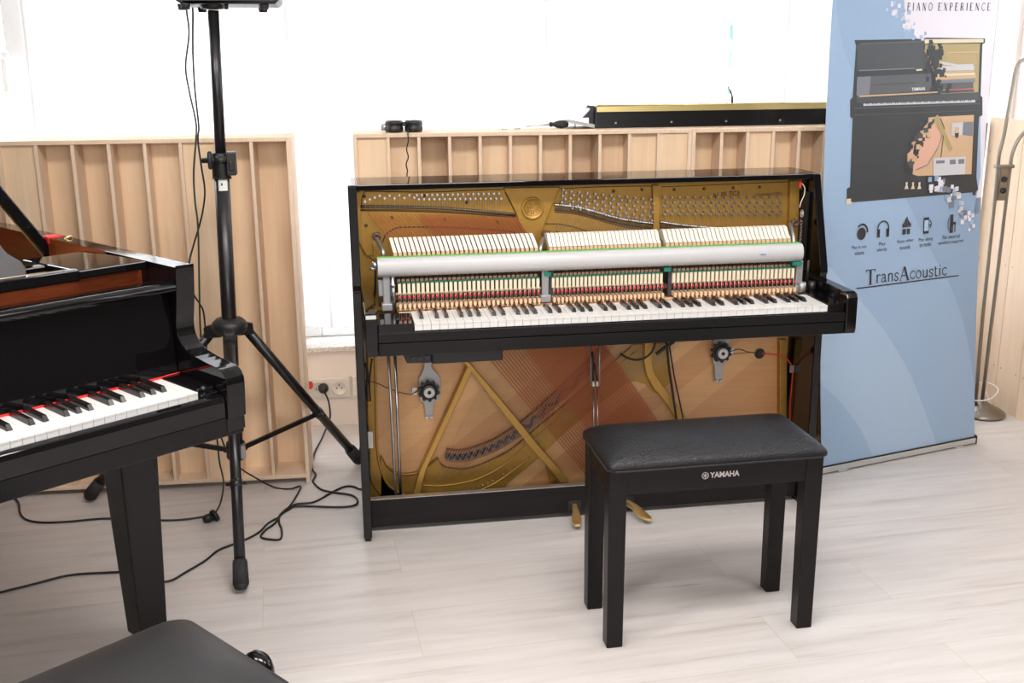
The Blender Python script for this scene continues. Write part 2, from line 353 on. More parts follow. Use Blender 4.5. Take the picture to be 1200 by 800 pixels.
# wall sockets
def socket(name, label, x0, x1, z0, z1, n, plug=None):
    t = thing(name, label, 'socket', ((x0+x1)/2,1.412,z0))
    MB().box((x0,1.400,z0),(x1,1.4149,z1)).build('cover_plate', M['socket'], t, bevel=.003)
    for k in range(n):
        cx = x0+(x1-x0)*(k+.5)/n; cz = (z0+z1)/2; r = (z1-z0)*.33
        ring = MB(); Mx = Matrix.Rotation(PI/2,4,'X'); ring.lathe([(r*1.12,.0),(r*1.12,.006),(r,.006),(r*.94,.0012),(.0001,.0012)], (cx,1.400,cz), Mx, 20)
        rr = ring.build('socket_ring', M['socket'], t)
        h = MB(); [h.cyl((cx+dx,1.3995,cz+dz),(cx+dx,1.3984,cz+dz),.0032,n=8) for dx, dz in ((-.010,0),(.010,0),(0,.012))]; h.build('contact_hole', M['plastic'], rr)
a = atY(361,445,1.40); b = atY(410,465,1.40)
socket('double_socket', 'white double wall socket under the granite sill with one plug in', a.x, b.x, b.z, a.z, 2)
c_ = atY(412.5,443,1.40); socket('wall_socket', 'white wall socket half hidden by the left side of the upright piano', c_.x, c_.x+.09, b.z+.004, a.z+.004, 1)
pk = atY(379,455,1.39); rr = MB(); rr.lathe([(.0205,-.012),(.0215,.0),(.019,.014),(.010,.020),(.0001,.021)], (pk.x,1.392,pk.z), Matrix.Rotation(PI/2,4,'X'), 16)
tag(rr.build('power_plug', M['plastic']), 'round black plug in the left hole of the double socket', 'plug')
rp = atY(363,453,1.36); rr = MB(); rr.lathe([(.012,-.03),(.013,0),(.011,.008),(.0001,.010)], (rp.x,1.368,rp.z), Matrix.Rotation(PI/2,4,'X'), 14)
rr.build('red_plug', M['redfelt'])
tag(bpy.data.objects['red_plug'], 'small red plug end beside the white double socket', 'plug')
# ------------------------------------------------------------------ slatted plywood diffusers
def diffuser(label, P, rz, W, n, depths, H=1.235, D=.20, group=None):
    t = thing('wooden_diffuser', label, 'acoustic panel', P, rz); LOCALS.add(t.name)
    if group: t['group'] = group
    e = .014
    f = MB(); f.box((0,0,0),(e,D,H)); f.box((W-e,0,0),(W,D,H)); f.box((e,0,H-e),(W-e,D,H)); f.box((e,0,.02),(W-e,D,.02+e)); f.box((e,D-.008,.034),(W-e,D,H-e))
    f.build('box_frame', M['plyedge'], t, bevel=.0015)
    p = (W-2*e)/n
    for k in range(1, n): MB().box((e+p*k-.0055,.001,.034),(e+p*k+.0055,D-.008,H-e)).build('divider', M['plyedge'], t)
    for k in range(n): MB().box((e+p*k+(.0055 if k else 0),depths[k % len(depths)],.034),(e+p*(k+1)-(.0055 if k < n-1 else 0),depths[k % len(depths)]+.006,H-e)).build('well_board', M['ply'], t)
    return t
La = Vector((-.930,.795,0)); ld = Vector((-.999,.041,0))
WL = .1145*12+.028
diffuser('tall plywood diffuser behind the grand piano and the tripod stand', La+ld*WL, math.atan2(-ld.y,-ld.x), WL, 12, [.05,.10,.13,.06,.012,.09,.11,.10,.075,.012,.10,.14][::1])
DX0 = atY(413,157,.882).x; DW = (atY(811,152,.84).x-DX0)
diffuser('plywood diffuser behind the upright piano with headphones on top', (DX0,.882,0), math.radians(-2.2), DW, 11, [.012,.06,.15,.09,.06,.06,.09,.15,.08,.02,.008], group=None)
diffuser('plywood diffuser behind the right end of the upright piano beside the blue banner', (DX0+DW*.99926+.0005,.882-DW*.0384,0), math.radians(-2.2), .80, 8, [.10,.10,.012,.07,.10,.12,.06,.15,.09,.05,.10])
# plain plywood boards leaning on the right-hand wall
pb = thing('plywood_wall_panel', 'pale plywood boards along the right wall behind the floor lamp', 'wood panel', (2.0,.9,0))
ys = [1.395, atX(1170,420,2.0).y, atX(1194,447,2.0).y, .62, .34, .06]
for k in range(len(ys)-1):
    b = MB().box((2.0,ys[k+1]+.0015,0),(2.018,ys[k]-.0015,1.225)).build('board', M['plyback'], pb, bevel=.001)
    s = MB()
    for zz in (.18,.62,1.08):
        for yy in (ys[k]-.025, ys[k+1]+.025): s.cyl((2.0,yy,zz),(1.9985,yy,zz),.004,n=8)
    s.build('screw_head', M['steel'], b)
struct(MB().box((1.955,1.385,0),(1.985,1.41,1.20)).build('trim_2', M['darkwood']), 'narrow dark brown strip in the right back corner', 'batten')  # upright dark brown strip beside the plywood boards
# ------------------------------------------------------------------ things lying on top of the diffusers (top at 1.235)
ZT = 1.2352
# headphones
hpn = thing('headphones', 'black over-ear headphones lying on the plywood diffuser', 'headphones', (-.55,.958,ZT))
for px in (462, 485):
    p = atY(px,148,.938); c = MB()
    c.lathe([(.0001,-.020),(.036,-.020),(.041,-.012),(.041,-.004),(.036,.002),(.038,.006),(.040,.012),(.036,.019),(.0001,.021)], (p.x,.948,ZT+.021), Matrix.Diagonal((.80,1.05,1,1)), 24)
    cup = c.build('ear_cup', M['plastic'], hpn)
    q = MB(); q.lathe([(.028,0),(.034,.006),(.040,.0),(.034,-.006),(.028,0)], (p.x,.948,ZT+.008), Matrix.Diagonal((.82,1.06,1,1)), 20); q.build('ear_cushion', M['leather2'], cup)
a = atY(446,146,.968); b = atY(497,146,.968)
arc = [(b.x-.01+.0,.978,ZT+.026)]+[(a.x+.045+(b.x-a.x-.055)*(1-t)-.06*math.sin(PI*t)*.6, .978+.085*math.sin(PI*t), ZT+.022) for t in [i/12 for i in range(1,12)]]+[(a.x+.03,.953,ZT+.02)]
hb = MB(); hb.tube(smooth_path(arc,3), .0085, 8); hb.build('headband', M['plastic'], hpn)
hb = MB(); hb.lathe([(.011,-.012),(.013,0),(.011,.012)], (a.x+.012,.953,ZT+.018), Matrix.Rotation(PI/2,4,'Y'), 14); hb.build('band_slider', M['steel'], hpn)
cp = [(atY(480,150,.79).x,.918,ZT+.012),(atY(478.5,153,.875).x,.874,ZT+.004)]+[tuple(atY(u,v,.860)) for u, v in ((478,157),(478.5,165),(476.5,175),(478.5,184),(476,192),(477.5,200))]+[tuple(atY(477,206,.73)), (atY(477,206,.73).x,.72,1.018)]
tag(MB().tube(smooth_path(cp,5), .0022, 6).build('headphone_cable', M['cable']), 'thin black headphone cable hanging down the front of the plywood diffuser', 'cable')
# screwdriver and screws
s0 = atZ(644,147,ZT+.012); sd = thing('screwdriver', 'screwdriver with black bulb handle lying on the plywood diffuser', 'screwdriver', (s0.x,.978,ZT))
hx = atY(644,146,.978).x; hx2 = atY(667,146,.978).x
Mh = Matrix.Rotation(PI/2,4,'Y'); L_ = hx2-hx
MB().lathe([(.0001,0),(.008,0),(.0095,.006),(.007,.014),(.013,.028),(.015,L_*.6),(.012,L_*.9),(.0001,L_)], (hx,.978,ZT+.0152), Mh, 16).build('handle', M['rubber'], sd)
MB().cyl((hx-.085,.976,ZT+.010),(hx+.004,.978,ZT+.0152),.003,n=8).build('shaft', M['alu'], sd)
for u in (589, 604):
    p = atY(u,149.5,.958); m = MB(); m.cyl((p.x,.958,ZT+.004),(p.x+.018,.960,ZT+.003),.002,n=8); m.cyl((p.x-.003,.958,ZT+.0042),(p.x,.958,ZT+.0042),.004,n=10)
    tag(m.build('screw', M['chrome']), ['small loose screw on the diffuser, farther from the screwdriver', 'small loose screw on the diffuser, nearer to the screwdriver'][u > 600], 'screw')
# steel bracket beside the fallboard
br = thing('metal_bracket', 'grey metal bracket lying between screwdriver and black piano fallboard', 'bracket', (.08,.988,ZT))
a = atY(663,139,.978); b = atY(694,145,.978)
m = MB(); m.box((a.x+.012,.993,ZT),(b.x-.0,1.008,ZT+.006)); m.hexa([(a.x,.938,a.z-.012),(b.x,.938,b.z-.014),(b.x,1.028,b.z-.014),(a.x,1.028,a.z-.012)],[(a.x,.938,a.z),(b.x,.938,b.z),(b.x,1.028,b.z),(a.x,1.028,a.z)]); m.cyl((a.x+.035,.978,ZT),(a.x+.035,.978,a.z-.008),.003,n=8); m.build('plate', M['steel'], br, bevel=.001)
c = atY(684,134,1.003); d = atY(698,123,1.003)
m = MB(); m.prism([(c.x-.005,c.z-.012),(c.x+.045,c.z-.012),(d.x+.004,d.z-.004),(d.x-.03,d.z),(d.x-.035,d.z-.01),(d.x-.018,d.z-.014)], .993, 1.013, 'y'); m.box((c.x+.02,.996,ZT),(c.x+.04,1.010,c.z-.012)); m.build('angled_arm', M['graphite'], br, bevel=.001)
# the fallboard taken off the piano
fb = thing('piano_fallboard', 'long black piano fallboard with brass hinge lying on the diffusers', 'piano fallboard', (.75,.968,ZT))
x0 = atY(698,148,.953).x; x1 = 1.21
m = MB(); m.prism([(.953,ZT),(.986,ZT),(.990,ZT+.072),(.960,ZT+.072)], x0, x1, 'x'); m.build('board', M['lacquer_satin'], fb, bevel=.002)
hg = MB(); hg.prism([(.958,ZT+.0722),(.992,ZT+.0722),(.992,ZT+.078),(.959,ZT+.078)], x0+.004, x1, 'x'); hg.prism([(.952,ZT+.058),(.958,ZT+.058),(.958,ZT+.079),(.954,ZT+.079)], x0+.004, x1, 'x'); hg.cyl((x0+.004,.956,ZT+.0795),(x1,.956,ZT+.0795),.0035,n=8)
hgo = hg.build('piano_hinge', M['hingebrass'], fb)
for k in range(int((x1-x0-.04)/.073)): MB().cyl((x0+.03+k*.073,.975,ZT+.078),(x0+.03+k*.073,.975,ZT+.081),.004,n=8).build('hinge_screw', M['hingebrass'], hgo)
for k in range(5): MB().cyl((x0+.075+k*.21,.955,ZT+.018),(x0+.075+k*.21,.951,ZT+.018),.0035,n=8).build('board_screw', M['steel'], fb)
a = atY(853,97,1.018); b = atY(858,119,1.018)
m = MB(); m.tube(smooth_path([(a.x,1.018,a.z),(a.x+.006,1.018,a.z-.022),(b.x-.004,1.018,a.z-.04),(b.x,1.018,b.z+.004),(b.x+.001,1.018,ZT)],4), [.0018]*6+[.003]*5+[.0045]*6, 8)
tag(m.build('bent_rod', M['plastic']), 'thin dark bent rod standing behind the black fallboard', 'rod')
# ------------------------------------------------------------------ upright piano
UP = thing('upright_piano', 'black upright piano with front panels removed showing bronze frame and hammers', 'upright piano', (0,.3,0))
HW = .751; TI = .0262; XI = HW-TI
KX0, KX1 = -.587, .635; KP = (KX1-KX0)/52
for sgn in (-1, 1):
    x0, x1 = sorted((sgn*HW, sgn*XI))
    m = MB(); m.prism([(.569,.012),(.569,1.119),(.353,1.119),(.349,1.115),(.254,.832),(.252,.815),(.258,.808),(.26,.78),(.26,.012)], x0, x1, 'x')
    m.prism([(.565,0),(.565,.02),(.264,.02),(.264,0)], x0+.003, x1-.003, 'x')
    sp = m.build('side_panel', M['lacquer'], UP, bevel=.0025)
    x0, x1 = sorted((sgn*.724, sgn*.6895))
    m = MB(); m.prism([(.34,.683),(.34,.808),(.012,.808),(-.004,.804),(-.012,.792),(-.0125,.70),(-.008,.683)], x0, x1, 'x')
    m.build('key_arm', M['lacquer'], UP, bevel=.003)
    # inner wall closing the gap between arm and case side
    x0, x1 = sorted((sgn*.724, sgn*(XI+.001)))
m = MB(); m.box((-XI,.353,1.102),(XI,.569,1.119)); m.build('top_lid', M['lacquer'], UP, bevel=.002)
m = MB(); m.box((-XI,.33,.018),(XI,.345,.112)); m.build('kick_board', M['black_wood'], UP, bevel=.002)
m = MB(); m.box((-XI,.329,.1122),(XI,.352,.115)); m.build('kick_board_strip', M['steel'], UP)
m = MB(); m.box((-XI,.345,.012),(XI,.56,.040)); m.build('bottom_board', M['black_wood'], UP)
m = MB(); m.box((-XI,.50,.04),(XI,.565,1.10)); m.build('back_frame', M['darkwood'], UP)
m = MB(); m.box((-.6895,-.010,.722),(.6895,.010,.7495)); m.build('key_slip', M['lacquer_satin'], UP, bevel=.0025)
m = MB(); m.box((-.6895,-.006,.683),(.6895,.335,.7195)); m.build('key_bed', M['lacquer_satin'], UP, bevel=.002)
m = MB(); m.box((-.6892,.0,.7197),(KX0-.002,.135,.7725)); m.build('key_block', M['lacquer'], UP, bevel=.003)
m = MB(); m.box((KX1+.002,.0,.7197),(.6892,.20,.7735)); m.build('key_block', M['lacquer'], UP, bevel=.003)
m = MB(); m.box((-.6892,.135,.7197),(-.62,.30,.745)); m.build('action_support', M['darkwood'], UP)
# keys
pat = [1,0,1,1,0,1,1]  # black after white, from A: A# . C# D# . F# G#
note_x = []; wi = 0
for i in range(52):
    x = KX0+KP*i; m = MB()
    m.box((x+.0005,.0,.7515),(x+KP-.0005,.152,.7705)); m.box((x+.0006,-.0015,.7675),(x+KP-.0006,.003,.7708))
    m.box((x+.0035,.152,.745),(x+KP-.0035,.245,.7625),1)
    m.build('white_key', [M['ivory'], M['keywood']], UP)
    if pat[i % 7] and i < 51:
        bx = x+KP+{0:.001,2:-.0018,3:.0018,5:-.002,6:0}[i % 7]
        m = MB(); y0, y1 = .052, .150
        m.hexa([(bx-.0068,y0,.766),(bx+.0068,y0,.766),(bx+.0068,y1,.766),(bx-.0068,y1,.766)],[(bx-.0046,y0+.012,.7815),(bx+.0046,y0+.012,.7815),(bx+.0046,y1-.006,.7815),(bx-.0046,y1-.006,.7815)])
        m.box((bx-.0060,y1-.002,.745),(bx+.0060,.245,.7640),1)
        m.build('black_key', [M['ebony'], M['keywood']], UP, bevel=.0008)
m = MB(); m.box((-.62,.165,.7635),(.655,.172,.7665)); m.box((-.62,.205,.7635),(.655,.214,.767)); m.build('key_guide_rail', M['maple'], UP)
# ---- iron frame: plane Y=.43, everything in the plane of the frame
YP = .430
SB = MB(); SB.box((-XI,.462,.05),(XI,.474,.80)); SB.build('soundboard', M['soundboard'], UP, at=None)
fr = MB(); fr.box((-XI,YP,.66),(XI,YP+.03,1.100)); frame = fr.build('iron_frame', M['gold'], UP)
def poly(pts, Y): return [xz(u, v, Y) for u, v in pts]
def plate(name, pts, y0, y1, m='gold', bevel=.0025, par=None):
    return MB().prism(poly(pts, y0), y0, y1, 'y').build(name, M[m], par or frame, bevel=bevel)
def ridge(name, pts, r, Y, m='gold2', k=4): return MB().tube([(*xz(u, v, Y)[:1], Y, xz(u, v, Y)[1]) for u, v in sm2(pts, k)], r, 6).build(name, M[m], frame)
# raised central web with the medallion, the mid bar and the right-hand border
plate('centre_web', [(590,220),(657,219),(646,243),(639,262),(634,276),(637,300),(621,300),(614,278),(605,250)], YP-.010, YP)
plate('frame_bar', [(765,217),(773,217),(773,250),(773,285),(764,285),(766,262)], YP-.016, YP)
plate('frame_border', [(926,212),(937,211),(935,300),(924,300)], YP-.018, YP)
plate('frame_border', [(415,224),(422,224),(423,262),(437,286),(438,300),(429,300),(415,274)], YP-.012, YP, bevel=.003)
plate('bass_border', [(425,276),(436,291),(445,300),(440,306),(425,296)], YP-.008, YP)
# recess edge lines
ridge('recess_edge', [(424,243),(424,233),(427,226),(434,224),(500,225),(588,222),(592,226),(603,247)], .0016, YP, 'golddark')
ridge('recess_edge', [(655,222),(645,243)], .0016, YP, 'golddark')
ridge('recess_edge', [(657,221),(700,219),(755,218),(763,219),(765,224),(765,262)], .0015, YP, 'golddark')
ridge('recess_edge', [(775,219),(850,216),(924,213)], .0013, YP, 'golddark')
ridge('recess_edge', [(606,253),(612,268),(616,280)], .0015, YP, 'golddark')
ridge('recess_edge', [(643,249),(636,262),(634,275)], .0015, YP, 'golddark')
ridge('recess_shadow_tube', [(448,284),(452,275),(460,269),(472,266),(520,266),(560,268),(592,270),(602,272),(609,280)], .0022, YP-.001, 'darkwood')  # dark brown tubes stand in for the shadow gap behind the strings
ridge('recess_shadow_tube', [(640,262),(660,263),(680,268),(705,277)], .0018, YP-.001, 'darkwood')
def xyz(u, v, Y): p = atY(u, v, Y); return (p.x, p.y, p.z)
# medallion: two rings and a tuning-fork emblem
mc = atY(624,244,YP-.010); med = MB(); Mx = Matrix.Rotation(PI/2,4,'X')
med.lathe([(.036,0),(.0355,.004),(.031,.005),(.029,.0025),(.0001,.0015)], mc, Mx, 40)
medo = med.build('medallion', M['gold'], frame)
e = MB(); y = mc.y-.003
for k in range(3):
    a = PI/2+k*PI/3; d = Vector((math.cos(a),0,math.sin(a))); n_ = Vector((-d.z,0,d.x))
    for o_ in (-.003,.003): e.tube([Vector((mc.x,y,mc.z))-d*.019+n_*o_, Vector((mc.x,y,mc.z))+d*.004+n_*o_], .0011, 6)
    e.tube([Vector((mc.x,y,mc.z))+d*.004, Vector((mc.x,y,mc.z))+d*.019], .0013, 6)
e.tube([(mc.x+.0235*math.cos(t),y,mc.z+.0235*math.sin(t)) for t in [i*PI/18 for i in range(37)]], .001, 5)
e.build('fork_emblem', M['gold2'], medo)
# bass pressure bar and the two capo bars
pb_ = MB(); pb_.tube([xyz(u,v,YP-.006) for u, v in sm2([(420,242),(470,242.5),(520,244),(560,247),(604,251)])], .0045, 8); pb_.build('bass_pressure_bar', M['darksteel'], frame)  # bar coloured dark to carry the slot's shade and the string shadows
pb2 = MB(); pb2.tube([xyz(u,v,YP-.002) for u, v in sm2([(422,246),(470,246.5),(520,248),(560,250.5),(604,254)])], .0030, 8); pb2.build('bass_bearing', M['golddark'], frame)
def capo(name, pts, nb):
    L = sm2(pts, 8); mb = MB(); mb.tube([xyz(u,v,YP-.010) for u, v in L], .0052, 8); o = mb.build(name, M['chrome'], frame)
    mb = MB(); mb.tube([xyz(u,v+5.2,YP-.004) for u, v in L], .0035, 8); mb.build('bearing_bar', M['darksteel'], frame)
    mb = MB(); mb.tube([xyz(u,v+8,YP-.002) for u, v in L], .0020, 6); mb.build('bearing_felt', M['darkwood'], frame)
    for k in range(nb):
        u, v = L[int(round((k+.5)/nb*(len(L)-1)))]; p = Vector(xyz(u,v,YP-.014))
        q = MB(); q.lathe([(.0052,-.002),(.0056,.004),(.004,.0065),(.0001,.007)], p, Mx, 10); q.build('bar_screw', M['pin'], o)
capo('pressure_bar', [(650,240),(672,242),(690,246),(710,252),(730,257),(750,260),(765,262)], 9)
capo('pressure_bar', [(773,260),(800,264),(830,266.5),(860,267.5),(912,266)], 11)
bolts = [(427,230),(497,229),(429,264),(459,255),(521,257),(547,237),(583,260),(600,226),(649,225),(653,272),(719,224),(752,222),(723,271),(790,222),(825,221),(859,220),(890,219),(925,219),(925,255)]
for u, v in bolts:
    p = Vector(xyz(u,v,YP)); q = MB(); q.lathe([(.0052,0),(.005,.003),(.0028,.0035),(.0001,.002)], p, Mx, 10); q.build('frame_bolt', M['golddark'], frame)
for s_, w, u in (('b1 PE TC3', 30, 836), ('738005005', 31, 885)):
    a = Vector(xyz(u, 231.5 if u < 860 else 230.5, YP-.0006)); b = Vector(xyz(u+w, 229 if u < 860 else 228.2, YP-.0006)); hgt = .016 if u < 860 else .010
    t = MB(); add_text(t, s_, lambda p, q: a+(b-a)*p+Vector((0,0,hgt*q)), bold=.01 if u < 860 else 0); t.build('frame_lettering', M['darkprint'] if u < 860 else M['golddark'], frame)
# lower frame
YL = .448
plate('rim_band', [(430,395),(440,395),(440.5,430),(441,500),(443,535),(449,557),(458,571),(476,581),(476,600),(430,600)], YL, .462, bevel=.004)
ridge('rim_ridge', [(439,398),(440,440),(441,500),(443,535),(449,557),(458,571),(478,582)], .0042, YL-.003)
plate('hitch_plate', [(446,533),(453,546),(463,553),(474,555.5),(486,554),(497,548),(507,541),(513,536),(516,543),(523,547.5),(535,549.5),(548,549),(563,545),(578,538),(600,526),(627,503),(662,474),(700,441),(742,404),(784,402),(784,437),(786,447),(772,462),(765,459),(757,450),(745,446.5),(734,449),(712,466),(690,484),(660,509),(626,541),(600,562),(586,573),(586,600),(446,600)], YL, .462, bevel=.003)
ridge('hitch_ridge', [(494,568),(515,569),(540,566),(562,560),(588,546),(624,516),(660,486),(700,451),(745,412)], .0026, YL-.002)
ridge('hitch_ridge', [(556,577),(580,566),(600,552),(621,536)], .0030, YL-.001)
ridge('hitch_ridge', [(447,535),(454,548),(464,554.5),(475,557),(487,555.5),(498,549),(514,537)], .0016, YL-.001, 'golddark')
ridge('hitch_ridge', [(516,543),(523,547.5),(548,549),(578,538),(600,526),(627,503),(662,474),(700,441),(740,406)], .0016, YL-.001, 'golddark')
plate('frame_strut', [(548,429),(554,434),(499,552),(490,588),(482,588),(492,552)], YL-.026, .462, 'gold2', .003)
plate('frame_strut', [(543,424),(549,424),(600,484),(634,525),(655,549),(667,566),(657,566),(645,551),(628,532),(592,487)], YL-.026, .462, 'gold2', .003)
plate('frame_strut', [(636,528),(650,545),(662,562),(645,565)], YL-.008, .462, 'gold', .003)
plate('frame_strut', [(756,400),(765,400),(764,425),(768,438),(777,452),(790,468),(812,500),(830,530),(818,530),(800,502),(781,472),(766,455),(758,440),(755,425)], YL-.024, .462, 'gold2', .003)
plate('frame_border', [(914,398),(923,398),(922,540),(914,540)], YL-.012, .462, 'gold', .003)
# bridge with its notched cap
br_ = [(523,534),(536,535.5),(549,534),(565,529),(582,522),(600,511),(620,497),(650,470),(690,432),(712,410)]
def offset(pts, d):
    out = []
    for i, p in enumerate(pts):
        a = Vector(pts[max(i-1,0)]); b = Vector(pts[min(i+1,len(pts)-1)]); t = (b-a).normalized(); out.append((p[0]-t.y*d, p[1]+t.x*d))
    return out
L = sm2(br_, 4); plate('long_bridge', offset(L,-7.0)+offset(L,6.0)[::-1], .440, .462, 'bridge', 0, UP)
z_ = MB(); Lz = L; nz = 44; up_ = offset(L,-3.5); dn_ = offset(L,3.0)
for i in range(len(L)-1):
    f = .5
    a = up_[i] if i % 2 else dn_[i]; b = dn_[i+1] if i % 2 else up_[i+1]
    P = [Vector(xyz(a[0],a[1],.4390)), Vector(xyz(b[0],b[1],.4390))]; d = (P[1]-P[0]).normalized(); n_ = Vector((-d.z,0,d.x))*.0046
    z_.hexa([P[0]-n_,P[1]-n_,P[1]+n_,P[0]+n_],[p+Vector((0,-.0012,0)) for p in (P[0]-n_,P[1]-n_,P[1]+n_,P[0]+n_)])
z_.build('bridge_notches', M['graphite'], bpy.data.objects['long_bridge'])
hp_ = sm2([(512,575),(535,573),(560,567),(590,552),(626,523),(662,493),(700,459),(740,420)], 5)
for u, v in hp_[::1]:
    p = Vector(xyz(u,v+3,YL)); MB().cyl(p,(p.x,p.y-.010,p.z+.003),.0016,n=6).build('hitch_pin', M['steel'], frame)
# strings
def strings(n, top0, top1, bot0, bot1, r, name, mt, Y0, Y1, curve=0, xs=None):
    for i in range(n):
        t = (i+.5)/n if xs is None else xs[i]
        a = Vector(xyz(top0[0]+(top1[0]-top0[0])*t, top0[1]+(top1[1]-top0[1])*t+curve*math.sin(PI*t), Y0)); b = Vector(xyz(bot0[0]+(bot1[0]-bot0[0])*t, bot0[1]+(bot1[1]-bot0[1])*t, Y1))
        MB().cyl(a, b, r, n=5, caps=False).build(name, M[mt], UP)
bx = [(k+.5)/32 for k in range(11)]
for k in range(11, 32): bx += [(k+.28)/32, (k+.72)/32]
strings(len(bx), (428,249), (606,254), (690,562), (818,560), .0017, 'bass_string', 'copper', YP-.014, .418, xs=bx)
strings(34, (655,250), (765,268), (505,572), (640,512), .0006, 'steel_string', 'wire', YP-.006, .436)
strings(46, (777,266), (908,268), (650,500), (778,425), .0006, 'steel_string', 'wire', YP-.006, .436)
# tuning pins: the 100 that show largest as parts, the rest as one
pins = []
for k in range(11): pins.append((427.5+k*5.75, [236.5,234,231.8,229.6,232.6,229.4,232.6,229.2,232.4,229,231.8][k]))
for k in range(17): pins += [(488+k*6.0, 229.0-k*.12), (490.5+k*6.0, 233.8-k*.05)]
for k in range(12):
    for j in range(6): pins.append((659+k*9.3+(j % 2)*3.4-j*.4, 224.0+j*3.7+k*(.9+.12*j)*1.0-(1.5 if k == 0 else 0)))
for k in range(16):
    for j in range(5): pins.append((777+k*8.9+(j % 2)*3.2, 231.5+j*5.0-k*.02+(j % 2)*1.2))
def pin(mb, u, v):
    p = Vector(xyz(u,v,YP)); d = Vector((0,-.98,.18)); mb.cyl(p, p+d*.020, .0031, .0026, n=7); mb.cyl(p+d*.006, p+d*.012, .0040, n=7)
for k, (u, v) in enumerate(pins[:100]):
    m = MB(); pin(m, u, v); m.build('tuning_pin', M['pin'], UP)
m = MB()
for u, v in pins[100:]: pin(m, u, v)
o = m.build('tuning_pin_field', M['pin'], UP); o['kind'] = 'stuff'
m = MB()
for k, (u, v) in enumerate(pins):   # wire from each pin to the bar below it
    if k < 45: p2 = (u+1.0, 244+max(0,(u-500)*.06))
    elif k < 117: p2 = (u+.3, 240+max(0,(u-655)*.20))
    else: p2 = (u+.2, 264)
    m.cyl(xyz(u,v,YP-.008), xyz(p2[0],p2[1],YP-.012), .0005, n=4, caps=False)
o = m.build('pin_wires', M['wire'], UP); o['kind'] = 'stuff'
# ---- action
AC = MB(); AC.box((-.675,.262,.765),(.645,.275,.862)); AC.box((-.66,.222,.7935),(.64,.262,.806))
AC.box((-.66,.300,.845),(.64,.335,.895))
action = AC.build('piano_action', M['darkwood'], UP)
rl = MB()
sec = []
for k in range(15):
    a = PI*.5+PI*k/14; sec.append((.205+.022*math.cos(a), .894+.0275*math.sin(a)))
sec += [(.232,.8665),(.232,.9215)]
rl.prism(sec, -.676, .634, 'x', smooth=True); rail = rl.build('muffler_rail', M['whiterail'], action, bevel=.002)
m = MB(); m.box((-.674,.212,.9205),(.632,.226,.9237)); m.build('rail_felt', M['greenedge'], action)
t = MB(); a = Vector((.489,.1822,.8925)); add_text(t, 'YAMAHA', lambda p, q: a+Vector((.022*p,-.0005,.0055*q)), bold=.02); t.build('rail_mark', M['bluelogo'], action)
m = MB(); m.box((.605,.195,.853),(.637,.235,.866)); m.build('rail_end_pad', M['greenfelt'], action, bevel=.002)
groups = [(-.621,-.192,31,-.626,-.181,0), (-.158,.192,28,-.149,.208,1), (.219,.619,29,.222,.636,2)]
for x0, x1, n, h0, h1, gi in groups:
    for i in range(n):
        x = x0+(x1-x0)*(i+.5)/n; hx = h0+(h1-h0)*(i+.5)/n; pit = (x1-x0)/n
        lean = {0:-.010,1:-.002,2:-.003}[gi]; w = {0:.0052,1:.0053,2:.0056}[gi]
        m = MB(); pr = [(.372,.937),(.370,.947),(.352,.958),(.330,.961),(.312,.952),(.292,.932),(.287,.923),(.300,.921),(.335,.930)]
        if gi: pr = [(.372,.930),(.372,.944),(.356,.955),(.332,.960),(.318,.957),(.312,.949),(.302,.934),(.288,.924),(.298,.919),(.335,.926)]
        n0 = len(pr)
        m.prism(pr, hx-w, hx+w, 'x')
        for q in m.v: q.x += lean*(q.z-.921)/.04*1.0
        b0 = len(m.v)
        m.box((hx-w*.95,.286,.910),(hx+w*.95,.330,.922),1); m.box((hx-.0045,.2865,.900),(hx-.0010,.294,.911),1)
        m.cyl((hx,.30,.915),(x,.285,.862),.0028,n=6,mi=1)
        m.build('hammer', [M['felt'], M['maple']], action)
        m = MB(); m.cyl((x,.246,.846),(x,.262,.880),.0054,n=8); m.box((x-.0048,.240,.838),(x+.0048,.266,.850),1); m.build('hammer_butt', [M['darkwood'], M['maple']], action)
        m = MB(); m.box((x-pit*.31,.205,.8135),(x+pit*.31,.218,.8445)); m.box((x-pit*.31,.2035,.8445),(x+pit*.31,.219,.8475),1); m.box((x+pit*.31,.207,.818),(x+pit*.40,.216,.8465),1); m.build('back_check', [M['cream'], M['greenfelt']], action)
        m = MB(); m.cyl((x-.0004,.189,.8005),(x+.0004,.191,.8095),.0024,.0030,n=8); m.build('bridle_tip', M['redfelt'], action)
        m = MB(); m.cyl((x-.003,.192,.782),(x-.0022,.194,.814),.0009,n=5); m.cyl((x+.0035,.200,.782),(x+.0030,.206,.816),.0009,n=5); m.build('bridle_wire', M['steel'], action)
        m = MB(); m.box((x-pit*.30,.184,.7745),(x+pit*.30,.222,.7855)); m.box((x-pit*.14,.183,.7680),(x+pit*.14,.2,.7745)); m.build('wippen', M['maple'], action)
m = MB()
for x0, x1, n, h0, h1, gi in groups: m.box((x0-.004,.219,.8075),(x1+.004,.226,.8135)); m.box((x0-.003,.226,.770),(x1+.003,.236,.780))
m.build('flange_rail', M['maple'], action)
